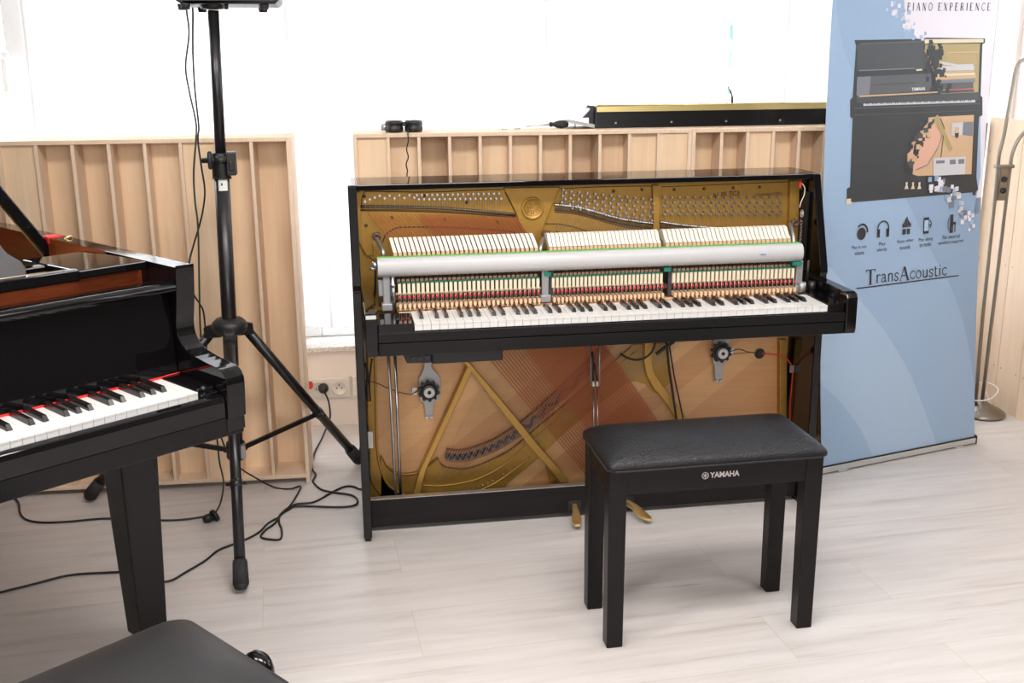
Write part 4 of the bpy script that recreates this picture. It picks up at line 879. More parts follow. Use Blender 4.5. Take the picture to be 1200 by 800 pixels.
for i, f in enumerate(feet):
    d = (f-PB); d.z = 0; d.normalize(); a = pole(HZ)+d*.070+Vector((0,0,-.012)); t = (f-a).normalized(); e = f+Vector((0,0,.015)); t = (e-a).normalized()
    m = MB(); m.cyl(a, e-t*.05, .0165, n=20); lg_ = m.build('leg', M['tubepaint'], ST)
    m = MB(); m.cyl(e-t*.085, e-t*.012, .0205, .0225, n=20); m.cyl(e-t*.014, e-t*.001, .0225, .0165, n=20)
    for j in range(14):
        aa = 2*PI*j/14; u_ = t.orthogonal().normalized(); w_ = t.cross(u_); o_ = (u_*math.cos(aa)+w_*math.sin(aa)); m.cyl(e-t*.080+o_*.0195, e-t*.016+o_*.0215, .002, n=5)
    m.build('rubber_foot', M['rubber'], lg_)
    b = a+(e-a)*.60; c0 = pole(.232)+d*.03
    m = MB(); s_ = Vector((-d.y,d.x,0)); tt = (b-c0).normalized(); n_ = tt.cross(s_)
    P = [c0-s_*.004-n_*.008, c0+s_*.004-n_*.008, c0+s_*.004+n_*.008, c0-s_*.004+n_*.008]; m.hexa(P, [q+(b-c0) for q in P]); br_o = m.build('brace', M['tubepaint'], ST)
    m = MB(); m.cyl(b-s_*.030, b+s_*.030, .0055, n=10); m.cyl(c0-s_*.018, c0+s_*.018, .005, n=10); m.cyl(b-t*.012,b+t*.012,.0185,n=18); m.build('brace_bolt', M['tubepaint'], br_o)
m = MB(); q = pole(.232); m.box((q.x+.020,q.y-.040,.215),(q.x+.034,q.y-.022,.262)); m.build('spring_pin', M['chrome'], ST)
# loudspeaker on the pole (mostly above the picture)
LS = thing('loudspeaker', 'dark loudspeaker cabinet on top of the tripod stand at the top edge', 'loudspeaker', tuple(top))
zb = 1.6440
m = MB(); x0, x1 = -1.222, -.926; yf, yb = .495, .75
o_ = [(x0+.012,zb),(x1-.008,zb),(x1,zb+.012),(x1+.012,zb+.34),(x0-.09,zb+.34),(x0-.045,zb+.035),(x0+.0,zb+.010)]
m.prism(o_, yf, yb, 'y'); cab = m.build('cabinet', M['plastic'], LS, bevel=.010, seg=3)
m = MB(); m.box((x0+.03,yf-.004,zb+.02),(x1-.02,yf+.002,zb+.30)); m.build('grille', M['graphite'], LS, bevel=.004)
for fx, fy in ((x0+.012,.55),(x0+.026,.505),(x1-.045,.52),(x1-.06,.72),(x0+.05,.72)):
    m = MB(); m.lathe([(.0125,-.0135),(.0145,0),(.0145,.004)], (fx,fy,zb-.001), None, 14); m.build('foot', M['rubber'], LS)
m = MB(); m.lathe([(.0165,-.013),(.036,-.010),(.040,.0),(.040,.004)], (top.x,top.y,zb-.001), None, 24); m.build('pole_socket', M['plastic'], LS)
m = MB(); m.cyl((top.x+.042,.52,zb-.014),(top.x+.042,.52,zb+.002),.006,n=10); m.build('socket_screw', M['plastic'], LS)
def cable(name, label, pts, r=.0034, mt='cable', k=6):
    return tag(MB().tube(smooth_path(pts,k), r, 7).build(name, M[mt]), label, 'cable')
def px(u, v, Y): return tuple(atY(u,v,Y))
cable('speaker_cable', 'thin dark cable hanging from the loudspeaker, swinging out left near its top', [(atY(219,13,.57).x,.57,1.640)]+[px(u,v,.57) for u, v in ((219,16),(221.5,40),(217.5,78),(222,108),(229,140),(230,158),(227,202),(228.5,235),(232,266),(233.5,330))]+[px(u,v,.625) for u, v in ((234.5,380),(238,420),(245,470),(254,512),(257,540))]+[px(262,566,.60), tuple(atZ(258,590,.03)), tuple(atZ(250,603,.010))], .0030, 'greencable')
tag(MB().tube(smooth_path([(atY(226,14,.62).x,.62,1.640)]+[px(u,v,.62) for u, v in ((226,17),(226,60),(228,100),(231,130),(233,150),(232,165),(236,195),(240,223),(238,245),(234,263))]+[px(u,v,.70) for u, v in ((226,290),(222,306),(221,325),(226,343),(234,356),(238.5,366),(241,390),(244,430),(250,475),(262,520),(278,545),(300,560))]+[tuple(atZ(u,v,.006)) for u, v in ((322,571),(340,572.5),(352,569.5),(349,578),(340,592),(330,602))],6), .0030, 7).build('speaker_cable', M['cable']), 'black cable hanging straight from the loudspeaker and running out over the floor', 'cable')
fl = lambda L, z=.0045: [tuple(atZ(u,v,z)) for u, v in L]
cable('floor_cable', 'black cable from the wall socket lying on the floor towards the upright piano', [(pk.x,1.366,pk.z),px(385,470,1.35),px(387,487,1.33),px(384,497,1.30),tuple(atZ(378,512,.02))]+fl([(368,532),(366,548),(370,556),(367,564),(376,573),(392,577),(412,580),(419,586),(415,592),(395,594),(350,593),(338,597),(328,604),(327,612),(330,620),(329,631),(318,632),(306,629),(311,621),(322,613),(330,601),(345,591),(368,588),(390,576),(404,570),(414,570),(422,573),(430,571)]), .0038)
cable('floor_cable', 'long black cable crossing the floor behind the grand piano leg', fl([(327,606),(314,613),(304,623),(290,631),(272,638),(255,645),(240,657),(218,670),(200,680),(180,681),(150,671),(120,671),(80,674),(40,684),(-20,699),(-80,715)]), .0036)
cable('floor_cable', 'black cable with a moulded connector near the left diffuser', fl([(240,605),(220,608),(195,609.5),(160,608),(120,607.5),(80,611),(50,612),(32,609),(24,602),(22,590),(16,584),(0,588),(-40,600)]), .0036)
c0 = atZ(247,606,.014); m = MB(); m.lathe([(.0001,-.026),(.012,-.025),(.0145,-.01),(.013,.012),(.006,.024),(.0001,.026)], c0, Matrix.Rotation(.6,4,'Z') @ Matrix.Rotation(PI/2,4,'Y'), 14); m.lathe([(.0215,-.006),(.0215,.006),(.0001,.006)], c0+Vector((.012,.004,.004)), Matrix.Rotation(.6,4,'Z') @ Matrix.Rotation(1.2,4,'Y'), 16)
tag(m.build('cable_connector', M['plastic']), 'chunky black cable connector on the floor behind the grand piano', 'connector')
# ------------------------------------------------------------------ roll-up banner
B0 = Vector((.921,.538,0)); B1 = Vector((1.651,.733,0)); BW = (B1-B0).length; BD = (B1-B0).normalized(); BN = Vector((BD.y,-BD.x,0))
BV = [(0,-.0),(.03,-.008),(.40,-.046),(.90,-.090),(1.28,-.106),(1.67,-.117),(2.05,-.124)]
def boff(v):
    for (a, p), (b, q) in zip(BV, BV[1:]):
        if v <= b: t = (v-a)/(b-a); return p+(q-p)*t
    return BV[-1][1]
def bsm(v): return -(.135*v-.040*v*v)
def bp(u, v, k=0): return B0+BD*u+BN*(bsm(v)+.0006*k)+Vector((0,0,v))
def buv(px_, py_):
    o = -.1
    for _ in range(8):
        P = on_plane(px_, py_, B0+BN*o, BN); o = bsm(P.z)
    return ((P-B0).dot(BD), P.z)
BT = thing('rollup_banner', 'tall blue roll-up banner showing a cutaway piano right of the upright', 'banner', tuple((B0+B1)/2))
def pm(name, col, rough=.55): M[name] = mat(name, col, rough); return M[name]
PR = ['print_blue','print_light_blue','print_mid_blue','print_deep_blue','print_lilac','print_black','print_grey','print_gold','print_cream','print_tan','print_peach','print_wire_grey','print_red','print_light_grey','print_dark_grey','print_soft_blue']
cols = [(.275,.385,.535),(.335,.445,.585),(.235,.335,.475),(.195,.285,.425),(.66,.62,.67),(.030,.032,.034),(.085,.085,.092),(.36,.28,.12),(.62,.54,.38),(.52,.34,.20),(.60,.34,.24),(.17,.17,.20),(.36,.10,.10),(.50,.49,.51),(.055,.058,.062),(.250,.352,.498)]
for a, b in zip(PR, cols): pm(a, b)
PI_ = {n.replace('print_',''): i for i, n in enumerate(PR)}
def clip(poly, c, keep_above):   # clip a polygon at height c
    out = []; n = len(poly)
    for i in range(n):
        a, b = poly[i], poly[(i+1) % n]; ina = (a[1] >= c) == keep_above or a[1] == c; inb = (b[1] >= c) == keep_above or b[1] == c
        if ina: out.append(a)
        if ina != inb: t = (c-a[1])/(b[1]-a[1]); out.append((a[0]+(b[0]-a[0])*t, c))
    return out
def bpoly(mb, uv, k, col):
    uv = [(min(max(u,.0),BW),max(v,.03)) for u, v in uv]
    tris = tessellate_polygon([[Vector((u,v,0)) for u, v in uv]])
    for t in tris:
        tri = [uv[i] for i in t]; lo = min(p[1] for p in tri); hi = max(p[1] for p in tri); c = math.floor(lo/.06)*.06
        while c < hi:
            q = clip(clip(tri, c, True), c+.06, False) if hi-lo > .03 else tri
            if len(q) >= 3: mb.add([bp(u,v,k) for u, v in q], [tuple(range(len(q)))], PI_[col])
            c += .06
            if hi-lo <= .03: break
def ppoly(mb, pts, k, col): bpoly(mb, [buv(u,v) for u, v in pts], k, col)
sheet = MB(); nv = 40
sheet.grid(lambda s, t: bp(BW*s, .026+2.0*t, 0), 2, nv, 0)
sheet.grid(lambda s, t: bp(BW*s, .026+2.0*t, -1.2), 2, nv, PI_['light_grey'])
sh = sheet.build('banner_sheet', [M[n] for n in PR], BT, fixn=False)
E_ = (0,0)
art = MB()
R1 = BW  # right edge
S1 = [buv(u,v) for u, v in sm2([(1058,222),(1065,240),(1076,262),(1088,288),(1100,310),(1112,332),(1124,362),(1132,392),(1138,425),(1141,452)],3)]
bpoly(art, S1+[(BW,S1[-1][1]),(BW,S1[0][1])], 1, 'mid_blue')
S2 = [buv(u,v) for u, v in sm2([(972,312),(996,340),(1020,366),(1042,396),(1060,426),(1074,456),(1086,488),(1094,510),(1099,529)],3)]
bpoly(art, [(.0,S2[0][1])]+S2+[(0,.03)], 1, 'light_blue')
S3 = [buv(u,v) for u, v in sm2([(966,454),(982,468),(998,488),(1012,510),(1022,534),(1026,544)],3)]
bpoly(art, [(0,S3[0][1]+.02)]+[(max(0,a),max(.03,b)) for a, b in S3]+[(0,.03)], 2, 'blue')
S4 = [(u,v) for u, v in [buv(a,b) for a, b in sm2([(979,-60),(980,0),(983,30),(989,58),(998,80),(1010,100)],3)]]
S5 = [buv(1060,-60), buv(1060,60), buv(1012,104)]
bpoly(art, S4+S5[::-1], 1, 'soft_blue')
# pale upper right field with its pixelled edge
ppoly(art, [(1040,-60),(1048,0),(1046,8),(1056,8),(1056,18),(1060,28),(1066,34),(1074,44),(1082,48),(1150,48),(1149,205),(1144,232),(1139,262),(1168,262),(1176,-60)], 1, 'lilac')
rnd = random.Random(11)
def sq(u, v, s, k, col): a, b = buv(u,v); bpoly(art, [(max(0,a-s),b-s),(min(BW-.001,a+s),b-s),(min(BW-.001,a+s),b+s),(max(0,a-s),b+s)], k, col)
for i in range(46):
    t = rnd.random(); u = 1043+36*t+rnd.uniform(-8,8); v = 2+44*t+rnd.uniform(-5,5); sq(u, v, rnd.uniform(.003,.0085), 2, rnd.choice(['lilac','lilac','light_blue','light_grey','blue']))
# the pictured piano
pic = art
ppoly(pic, [(1001,47),(1080,45.5),(1085,44),(1154,45),(1154,50),(1151,52),(1149,112),(1151,114),(1151,135),(1147,137),(1144,208),(1146,222),(1143,225),(1000,237),(992,234),(992,221),(996,219),(999,139),(996,137),(996,117),(999,114),(1003,54)], 2, 'black')
ppoly(pic, [(1004,52),(1082,49),(1085,80),(1004,83)], 3, 'dark_grey')
ppoly(pic, [(1008,50.5),(1082,47.5),(1082,50.5),(1008,53)], 3, 'grey')
ppoly(pic, [(1007,90),(1090,86),(1092,106),(1004,112)], 3, 'grey')
ppoly(pic, [(1004,90),(1020,89.3),(1018,110.8),(1003,112)], 4, 'wire_grey')
ppoly(pic, [(1020,99),(1072,96),(1072,97.5),(1020,100.5)], 4, 'dark_grey')
ppoly(pic, [(1006,82),(1072,79.5),(1072,80.6),(1006,83.3)], 4, 'wire_grey')
ppoly(pic, [(1073,81),(1080,80.5),(1080,82.6),(1073,83)], 5, 'cream')
ppoly(pic, [(1004,112),(1100,107),(1100,108.6),(1004,114)], 4, 'tan')
ppoly(pic, [(1003.5,116),(1011,115.6),(1003.5,111)], 4, 'grey')
# open right part of the picture
ppoly(pic, [(1083,46),(1152,45.6),(1152,49.6),(1083,51)], 4, 'cream')
ppoly(pic, [(1084,52),(1148,51),(1146,108),(1102,110),(1100,92),(1094,86),(1088,70),(1083,60)], 3, 'gold')
ppoly(pic, [(1109,61),(1146,60),(1146,61.3),(1109,62.3)], 4, 'tan')
for j in range(6):
    for i in range(12): ppoly(pic, [(1109+i*2.9+(j%2)*1.4,64+j*1.9),(1110.3+i*2.9+(j%2)*1.4,64+j*1.9),(1110.3+i*2.9+(j%2)*1.4,65.1+j*1.9),(1109+i*2.9+(j%2)*1.4,65.1+j*1.9)], 4, 'tan')
for pts, c in (([(1096,71),(1108,73),(1122,75.5),(1140,75),(1140,76.8),(1122,77.5),(1106,76)],'light_grey'),([(1101,77.5),(1141,77),(1141,82),(1101,83)],'light_grey'),([(1097,84),(1141,82.5),(1141,84),(1097,86)],'tan'),([(1096,86.5),(1142,85),(1142,87.5),(1096,89.5)],'cream'),([(1096,89.5),(1143,87.5),(1143,91),(1096,94)],'tan'),([(1097,94),(1142,92),(1142,96),(1097,97.5)],'wire_grey'),([(1098,97.5),(1140,96),(1140,103),(1098,105)],'grey'),([(1112,104),(1140,102.8),(1140,105),(1112,106.3)],'red'),([(1098,106.5),(1141,105),(1141,107.5),(1098,109.5)],'dark_grey')): ppoly(pic, pts, 4, c)
for i in range(60):
    t = rnd.random(); u = 1089+rnd.gauss(4,5.5)+t*8; v = 48+58*t; sq(u, v, rnd.uniform(.003,.010), 5, rnd.choice(['black','black','dark_grey','gold','black']))
for u, v, s_ in ((1091,59,.016),(1099,64,.018),(1096,74,.014),(1103,86,.012),(1112,101,.010)): sq(u, v, s_, 6, 'black')
ppoly(pic, [(1003,115),(1147,108.5),(1147,117),(1003,121)], 5, 'dark_grey')
ppoly(pic, [(1011,121.3),(1142,117),(1142,119.8),(1011,124)], 6, 'light_grey')
for i in range(52):
    if i % 7 in (2,6): continue
    u = 1013.5+i*2.45; v = 121-(u-1011)*.0315; ppoly(pic, [(u,v-.2),(u+1.2,v-.25),(u+1.2,v+1.3),(u,v+1.4)], 7, 'black')
ppoly(pic, [(1000,126.3),(1060,124.5),(1147,121),(1147,121.8),(1060,125.6),(1000,127.4)], 6, 'grey')
ppoly(pic, [(1000,134.3),(1147,129),(1147,129.6),(1000,135)], 6, 'grey')
# lower cutaway
ppoly(pic, [(1092,137),(1141,134.5),(1138,204),(1075,206),(1069,204),(1070,196),(1063,190),(1063,180),(1068,176),(1068,167),(1077,160),(1078,153),(1085,146)], 3, 'tan')
disc = [buv(u,v) for u, v in sm2([(1084,150),(1092,148),(1099,152),(1101,160),(1099,172),(1093,184),(1085,193),(1076,198),(1069,198),(1067,190),(1066,180),(1070,168),(1077,158),(1084,150)],3)][:-1]
bpoly(pic, disc, 4, 'peach')
art.tri = None
for a, b, w_, c in (((1096,136),(1114,176),.020,'gold'),((1101,138),(1106,150),.0035,'black'),((1106,150),(1102,184),.0035,'black'),((1106,152),(1098,174),.003,'wire_grey'),((1098,174),(1086,193),.004,'wire_grey'),((1086,193),(1073,199),.004,'wire_grey')):
    p, q = Vector(buv(*a)), Vector(buv(*b)); d = (q-p).normalized(); n_ = Vector((-d.y,d.x))*w_/2; bpoly(pic, [tuple(p-n_),tuple(q-n_),tuple(q+n_),tuple(p+n_)], 5, c)
ppoly(pic, [(1093,185),(1131,183.5),(1130,204),(1093,206)], 6, 'light_grey')
for pts in ([(1096,188),(1106,187.5),(1106,191),(1096,191.5)],[(1112,187),(1119,186.6),(1119,192),(1112,192.5)],[(1122,186.5),(1129,186),(1129,191.5),(1122,192)]): ppoly(pic, pts, 7, 'wire_grey')
ppoly(pic, [(1115,144),(1128,143.2),(1127,158),(1114,159)], 5, 'light_grey'); ppoly(pic, [(1128,143.2),(1140,142.4),(1139,159.5),(1127,158)], 5, 'wire_grey')
ppoly(pic, [(1118,149),(1123,148.6),(1123,155),(1118,155.4)], 6, 'tan'); ppoly(pic, [(1118,156),(1123,155.6),(1122,161),(1119,161.3)], 6, 'black')
for i in range(52):
    t = rnd.random(); u = 1092-26*t+rnd.gauss(-2,3.2); v = 139+60*t; sq(u, v, rnd.uniform(.004,.011), 5, rnd.choice(['black','black','black','dark_grey','tan']))
for u, v in ((1088,158),(1075,172),(1070,186)): sq(u, v, .009, 6, 'tan')
for u in (1060.5,1068,1075.5):
    ppoly(pic, [(u,213.5),(u+2.4,213.3),(u+2,216.5),(u+3.2,221),(u-1.5,221.4),(u+.2,217)], 6, 'cream')
sq(993.8,236,.010,6,'cream'); sq(1141,226,.008,5,'black')
for i in range(70):
    t = rnd.random(); u = 1094+46*t+rnd.uniform(-9,7); v = 213+54*t*t+rnd.uniform(-6,10)
    if u < 1146: sq(u, v, rnd.uniform(.004,.011), 7, rnd.choice(['lilac','lilac','light_grey','mid_blue','light_blue','wire_grey']))
art.build('printed_picture', [M[n] for n in PR], BT, fixn=False)
# lettering
tx = MB()
def btext(s, p0, p1, h, k=4, bold=0., mi=0, mb=None):
    a, b = buv(*p0), buv(*p1); add_text(mb if mb else tx, s, lambda p, q: bp(a[0]+(b[0]-a[0])*p, a[1]+(b[1]-a[1])*p+h*q, k), bold, mi)
# small serif capitals and lower case drawn with thick and thin strokes on a unit box
def arcp(cx, cy, rx, ry, a0, a1, n=14): return [(cx+rx*math.cos(math.radians(a0+(a1-a0)*i/n)), cy+ry*math.sin(math.radians(a0+(a1-a0)*i/n))) for i in range(n+1)]
TH, TN = .15, .055
GL = {
 'T': (.72,[([(.36,0),(.36,1)],TH),([(.0,.985),(.72,.985)],TN),([(.02,.99),(.02,.84)],TN),([(.70,.99),(.70,.84)],TN),([(.22,.012),(.50,.012)],.03)]),
 'r': (.46,[([(.14,0),(.14,.66)],.11),([(.14,.48),(.20,.60),(.30,.66),(.44,.62)],.09),([(.02,.012),(.28,.012)],.03),([(.02,.64),(.14,.66)],.03)]),
 'a': (.56,[([(.06,.54),(.14,.63),(.28,.66),(.38,.60),(.40,.50),(.40,.12),(.44,.03),(.54,.05)],.095),([(.40,.40),(.20,.34),(.08,.25),(.06,.13),(.14,.02),(.26,.02),(.40,.14)],.075)]),
 'n': (.64,[([(.13,0),(.13,.66)],.11),([(.13,.50),(.24,.63),(.36,.66),(.47,.60),(.50,.48),(.50,0)],.10),([(.02,.012),(.26,.012)],.03),([(.38,.012),(.62,.012)],.03)]),
 's': (.44,[([(.38,.50),(.34,.62),(.22,.66),(.10,.60),(.07,.50),(.13,.40),(.28,.31),(.37,.22),(.36,.09),(.26,.01),(.14,.01),(.05,.07),(.04,.18)],.085)]),
 'A': (.82,[([(.08,0),(.41,1.0)],TN),([(.41,1.0),(.74,0)],TH),([(.20,.36),(.62,.36)],TN),([(.0,.012),(.20,.012)],.03),([(.60,.012),(.86,.012)],.03)]),
 'c': (.54,[([(.48,.52),(.46,.60),(.34,.66),(.20,.62),(.09,.48),(.07,.32),(.10,.16),(.20,.04),(.32,.00),(.44,.06),(.50,.14)],.085)]),
 'o': (.62,[(arcp(.30,.33,.235,.33,90,450,20),.085)]),
 'u': (.64,[([(.12,.66),(.12,.18),(.18,.05),(.29,.0),(.40,.06),(.49,.18)],.10),([(.49,.66),(.49,.0)],.11),([(.02,.645),(.12,.655)],.03),([(.39,.645),(.49,.655)],.03),([(.49,.012),(.60,.03)],.03)]),
 't': (.42,[([(.17,.86),(.17,.14),(.22,.03),(.32,.02),(.40,.09)],.10),([(.02,.65),(.38,.65)],.05)]),
 'i': (.30,[([(.15,0),(.15,.66)],.11),([(.15,.82),(.15,.93)],.11),([(.03,.012),(.27,.012)],.03),([(.03,.645),(.15,.655)],.03)]),
 'P': (.62,[([(.14,0),(.14,1)],TH),([(.14,.98),(.36,.98),(.50,.90),(.54,.75),(.48,.58),(.34,.49),(.14,.49)],.08),([(.0,.012),(.30,.012)],.03)]),
 'I': (.34,[([(.17,0),(.17,1)],TH),([(.03,.012),(.31,.012)],.03),([(.03,.988),(.31,.988)],.03)]),
 'N': (.80,[([(.12,0),(.12,1)],TN),([(.12,1),(.66,0)],TH),([(.66,0),(.66,1)],TN),([(.0,.012),(.24,.012)],.03),([(.54,.988),(.78,.988)],.03)]),
 'O': (.82,[(arcp(.40,.5,.33,.49,90,450,24),.10)]),
 'E': (.64,[([(.14,0),(.14,1)],TH),([(.02,.98),(.56,.98)],TN),([(.14,.51),(.44,.51)],TN),([(.02,.02),(.58,.02)],TN),([(.56,.99),(.56,.82)],.04),([(.58,.0),(.58,.18)],.04)]),
 'X': (.74,[([(.08,1),(.64,0)],TH),([(.64,1),(.06,0)],TN),([(.0,.988),(.2,.988)],.03),([(.54,.012),(.74,.012)],.03)]),
 'R': (.70,[([(.14,0),(.14,1)],TH),([(.14,.98),(.36,.98),(.50,.90),(.53,.76),(.47,.60),(.34,.52),(.14,.52)],.08),([(.32,.52),(.64,0)],.12),([(.0,.012),(.30,.012)],.03)]),
 'C': (.74,[([(.66,.80),(.56,.94),(.40,.99),(.20,.88),(.09,.66),(.08,.42),(.16,.16),(.34,.02),(.52,.02),(.66,.16)],.09)]),
 ' ': (.5,[])}
def stroke(mb, pts, w, fn, mi=0):
    P = [Vector(p) for p in pts]; L, R = [], []
    for i, p in enumerate(P):
        t = (P[min(i+1,len(P)-1)]-P[max(i-1,0)]).normalized(); n_ = Vector((-t.y,t.x))*w/2; L.append(p+n_); R.append(p-n_)
    for i in range(len(P)-1): mb.add([fn(*q) for q in (L[i],L[i+1],R[i+1],R[i])], [(0,1,2,3)], mi)
def serif(s, p0, p1, h, gap=.10, k=4, sizes=None, mb=None):
    a, b = buv(*p0), buv(*p1); sizes = sizes or [1]*len(s); tot = sum(GL[c][0]*z+gap for c, z in zip(s, sizes))-gap; x = 0
    for c, z in zip(s, sizes):
        w_, st_ = GL[c]; drop = -.18*(z-1)*2.2 if z > 1 else 0
        for pts, th in st_:
            stroke(mb or tx, pts if len(pts) < 3 else sm2(pts,3), th, lambda X, Y: bp(a[0]+(b[0]-a[0])*((x+X*z)/tot), a[1]+(b[1]-a[1])*((x+X*z)/tot)+h*(Y*z+drop), k))
        x += w_*z+gap
serif('PIANO', (1062.5,12.5), (1092,12.5), .0265, gap=.42, k=3)
tx.build('headline_lettering', M['darkprint'], BT, fixn=False); tx = MB()
serif('EXPERIENCE', (1098.5,12.5), (1160,12.5), .0265, gap=.36, k=3)
tx.build('headline_lettering', M['darkprint'], BT, fixn=False); tx = MB()
serif('TransAcoustic', (1014,332.5), (1109,321.8), .0345*1.25, gap=.055, sizes=[1.28,1,1,1,1,1.22,1,1,1,1,1,1,1])
a, b = buv(1003,338.6), buv(1123,323.2); bpoly_l = [(a[0],a[1]),(b[0],b[1]),(b[0],b[1]+.0042),(a[0],a[1]+.0042)]; tx.add([bp(u,v,4) for u, v in bpoly_l], [(0,1,2,3)])
tx.build('brand_lettering', M['darkprint'], BT, fixn=False)
CAP = (('Play at any',(997.5,293),(1015,291.2)),('volume',(1001,299),(1012,297.8)),('Play',(1029.5,288.8),(1037,288.2)),('silently',(1027,295.8),(1039,294.4)),('Enjoy other',(1051,286),(1070,283.6)),('sounds',(1054,292.4),(1066,291.2)),('Play along',(1076,284),(1092.5,281.8)),('to music',(1077,289.6),(1091,287.8)),('No external',(1104,280.4),(1124,278.2)),('speakers required',(1099,287.6),(1128,284.2)))
for q0 in range(0, len(CAP), 2):
    tx = MB()
    for s_, p0, p1 in CAP[q0:q0+2]: btext(s_, p0, p1, .0155)
    tx.build('icon_caption', M['darkprint'], BT, fixn=False)
tx = MB(); btext('YAMAHA', (1067,106.4), (1083,105.6), .0115, 8, .02); tx.build('picture_lettering', M['sticker'], BT, fixn=False)
# icons
def icon(name, fn, parts):
    mb = MB()
    for f in parts: f(mb)
    mb.build(name, [M['darkprint'], M['print_light_blue']], BT, fixn=False)
def ic(cx, cy): a, b = buv(cx,cy); return lambda x, y: bp(a+x*.001, b+y*.001, 5)
def disc_(mb, F, cx, cy, rx, ry, mi=0, n=24): mb.add([F(cx+rx*math.cos(2*PI*i/n), cy+ry*math.sin(2*PI*i/n)) for i in range(n)], [tuple(range(n))], mi)
def rect_(mb, F, x0, y0, x1, y1, mi=0): mb.add([F(x0,y0),(F(x1,y0)),F(x1,y1),F(x0,y1)], [(0,1,2,3)], mi)
F = ic(1009,272); mb = MB(); disc_(mb, F, 0, -5, 20, 22); disc_(mb, F, 8, 2, 4, 4, 1); stroke(mb, arcp(3,2,24,26,-10,140,14), 7, F); mb.build('volume_icon', [M['darkprint'], M['print_light_blue']], BT, fixn=False)
F = ic(1034.5,268); mb = MB(); stroke(mb, arcp(0,0,26,28,-12,192,18), 5, F); rect_(mb,F,-28,-30,-15,0); rect_(mb,F,15,-30,28,0); mb.build('headphone_icon', M['darkprint'], BT, fixn=False)
F = ic(1061.5,266); mb = MB(); rect_(mb,F,-18,-26,-2,-6); rect_(mb,F,3,-26,18,-6); [rect_(mb,F,-19+i*6,0,-14+i*6,[14,20,30,38,28,20,14][i]) for i in range(7)]; mb.build('sound_icon', M['darkprint'], BT, fixn=False)
F = ic(1085,264); mb = MB(); rect_(mb,F,-14,-30,12,30); rect_(mb,F,-11,-20,9,20,1); stroke(mb, arcp(14,4,9,14,-80,90,8), 4, F); rect_(mb,F,0,-14,6,-4); rect_(mb,F,8,-2,22,3); mb2 = mb
mb.v = [q+BN*(.0006 if 4 <= i < 8 else 0) for i, q in enumerate(mb.v)]; mb.build('phone_icon', [M['darkprint'], M['print_light_blue']], BT, fixn=False)
F = ic(1114,262); mb = MB(); rect_(mb,F,-6,-34,10,34); rect_(mb,F,10,-4,24,6); rect_(mb,F,18,-32,22,-4); stroke(mb, arcp(-6,0,10,26,110,250,8), 3, F); mb.build('piano_icon', M['darkprint'], BT, fixn=False)
# cassette base, rear pole and top rail
m = MB(); e0, e1 = B0-BD*.006, B1-BD*.001
def bx_(n0, n1, z0, z1, a=e0, b=e1): return [a+BN*n0+Vector((0,0,z0)), b+BN*n0+Vector((0,0,z0)), b+BN*n1+Vector((0,0,z0)), a+BN*n1+Vector((0,0,z0))], [a+BN*n0+Vector((0,0,z1)), b+BN*n0+Vector((0,0,z1)), b+BN*n1+Vector((0,0,z1)), a+BN*n1+Vector((0,0,z1))]
m.hexa(*bx_(.006,-.0015,.006,.027)); m.hexa(*bx_(-.0095,-.090,.006,.050)); m.build('cassette_base', M['alu'], BT, bevel=.002)
m = MB(); m.hexa(*bx_(.003,-.0015,.0272,.032, B0, B1)); m.build('slot_lip', M['plastic'], BT)
for e in (e0,e1):
    m = MB(); s_ = BD*.006*(1 if e is e1 else -1); P = [e+BN*.008, e+BN*-.092, e+BN*-.092+s_, e+BN*.008+s_]; m.hexa([q+Vector((0,0,.002)) for q in P],[P[0]+Vector((0,0,.036)),P[1]+Vector((0,0,.056)),P[2]+Vector((0,0,.056)),P[3]+Vector((0,0,.036))]); m.build('end_cap', M['plastic'], BT, bevel=.003)
for t_ in (.12,.88):
    c = B0+(B1-B0)*t_; m = MB(); m.hexa([c+BN*.012-BD*.02, c+BN*.012+BD*.02, c-BN*.13+BD*.02, c-BN*.13-BD*.02],[q+Vector((0,0,.007)) for q in (c+BN*.012-BD*.02, c+BN*.012+BD*.02, c-BN*.13+BD*.02, c-BN*.13-BD*.02)]); m.build('foot', M['alu'], BT, bevel=.002)
c = (B0+B1)/2; m = MB(); m.tube([c+BN*(min(-.045,bsm(z)-.020))+Vector((0,0,z)) for z in [.05+i*.11 for i in range(19)]], .008, 10); m.build('rear_pole', M['alu'], BT)
m = MB(); m.hexa([bp(0,2.015,8),bp(BW,2.015,8),bp(BW,2.015,-8),bp(0,2.015,-8)],[bp(0,2.04,8),bp(BW,2.04,8),bp(BW,2.04,-8),bp(0,2.04,-8)]); m.build('top_rail', M['alu'], BT, bevel=.003)
# ------------------------------------------------------------------ floor lamp behind the banner
FL = thing('floor_lamp', 'brushed metal floor lamp with two stems behind the blue banner', 'floor lamp', (1.885,1.055,0))
m = MB(); m.lathe([(.0001,.060),(.018,.058),(.030,.050),(.070,.030),(.092,.015),(.095,.008),(.093,.004),(.0001,.003)], (1.885,1.055,0), None, 40); m.build('base', M['nickel'], FL)
m = MB(); m.lathe([(.090,.0),(.090,.005),(.0001,.005)], (1.885,1.055,0), None, 32); m.build('base_pad', M['rubber'], FL)
s1 = [(1.862,1.055,.045),(1.836,1.05,.90),(1.832,1.05,1.06)]+[px(u,v,1.05) for u, v in ((1171,180),(1176,160),(1181,132),(1186,105),(1189.5,85),(1194,74),(1200,70),(1210,68),(1224,70),(1236,78))]
m = MB(); m.tube([(1.850,1.055,.05),(1.838,1.052,.45),(1.834,1.05,.90),(1.832,1.05,1.06)]+[tuple(q) for q in smooth_path(s1[2:],4)][1:], .0075, 10); m.build('stem', M['nickel'], FL)
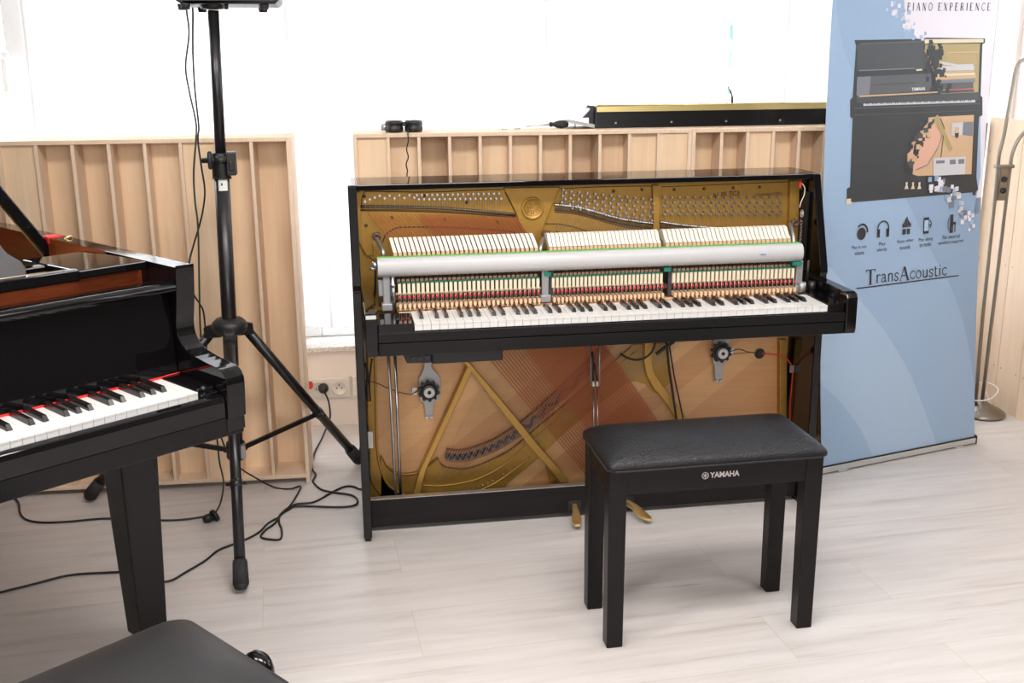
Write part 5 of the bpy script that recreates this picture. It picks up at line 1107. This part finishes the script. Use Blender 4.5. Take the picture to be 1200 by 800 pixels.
s2 = [px(u,v,1.05) for u, v in ((1184,192),(1186,181),(1190,170),(1195,161),(1202,154),(1214,147),(1228,144))]
m = MB(); m.tube([(1.880,1.055,.05),(1.882,1.052,.45),(1.884,1.05,.90),(1.8855,1.05,1.05)]+[tuple(q) for q in smooth_path(s2,4)][1:], .0075, 10); m.build('stem', M['nickel'], FL)
a = Vector((1.820,1.044,1.044)); m = MB(); m.box((1.818,1.038,1.043),(1.900,1.062,1.058)); m.build('stem_clamp', M['nickel'], FL, bevel=.005)
m = MB(); m.box((1.8425,1.040,.915),(1.8745,1.058,1.043)); sb_ = m.build('switch_box', M['nickel'], FL, bevel=.002)
for zz in (.955,1.000):
    m = MB(); m.lathe([(.012,0),(.0115,.008),(.009,.010),(.0001,.010)], (1.8585,1.040,zz), Mx, 16); m.build('dimmer_knob', M['plastic'], sb_)
for P in (Vector(px(1236,78,1.05)), Vector(px(1228,144,1.05))):
    m = MB(); Mh_ = Matrix.Rotation(.5,4,'Y'); m.lathe([(.012,.06),(.03,.055),(.055,.02),(.062,-.02),(.058,-.02),(.050,.018),(.0001,.045)], P+Vector((.03,0,-.03)), Mh_, 24); m.build('lamp_shade', M['nickel'], FL)
m = MB(); m.tube(smooth_path([(1.95,1.10,.02),(1.93,1.13,.10),(1.87,1.14,.125),(1.81,1.11,.11),(1.80,1.06,.085),(1.84,1.02,.075),(1.90,1.02,.085),(1.945,1.05,.11),(1.93,1.10,.125),(1.88,1.12,.12)],5), .0028, 6); m.build('lamp_cord', M['sticker'], FL)
# ------------------------------------------------------------------ light
w = bpy.data.worlds.new('sky'); SC.world = w; w.use_nodes = True
bg = w.node_tree.nodes['Background']; bg.inputs[0].default_value = (.90,.96,1,1); bg.inputs[1].default_value = 8.5
def area(name, loc, size, sizey, power, col, rot=(0,0,0)):
    l = bpy.data.lights.new(name, 'AREA'); l.shape = 'RECTANGLE'; l.size = size; l.size_y = sizey; l.energy = power; l.color = col
    o = bpy.data.objects.new(name, l); COL.objects.link(o); o.location = loc; o.rotation_euler = rot; return o
area('ceiling_lamp', (1.3,-1.5,2.78), 1.2, .6, 24, (1,.955,.92))
area('ceiling_lamp', (-.35,-1.45,2.78), 1.2, .6, 54, (1,.955,.92))
area('ceiling_lamp', (-2.1,-1.5,2.78), 1.2, .6, 54, (1,.955,.92))
area('front_fill_light', (-.6,-5.0,2.0), 4.2, 1.3, 100, (1,.96,.93), (math.radians(90),0,0))  # unseen fill light added behind the camera to brighten surfaces facing it
SC.view_settings.view_transform = 'Standard'; SC.view_settings.look = 'None'; SC.view_settings.gamma = 1; SC.view_settings.use_curve_mapping = False; SC.view_settings.exposure = 0
SC.cycles.use_denoising = True; SC.cycles.max_bounces = 10; SC.cycles.sample_clamp_indirect = 6; SC.cycles.transparent_max_bounces = 12
SC.cycles.caustics_reflective = False; SC.cycles.caustics_refractive = False
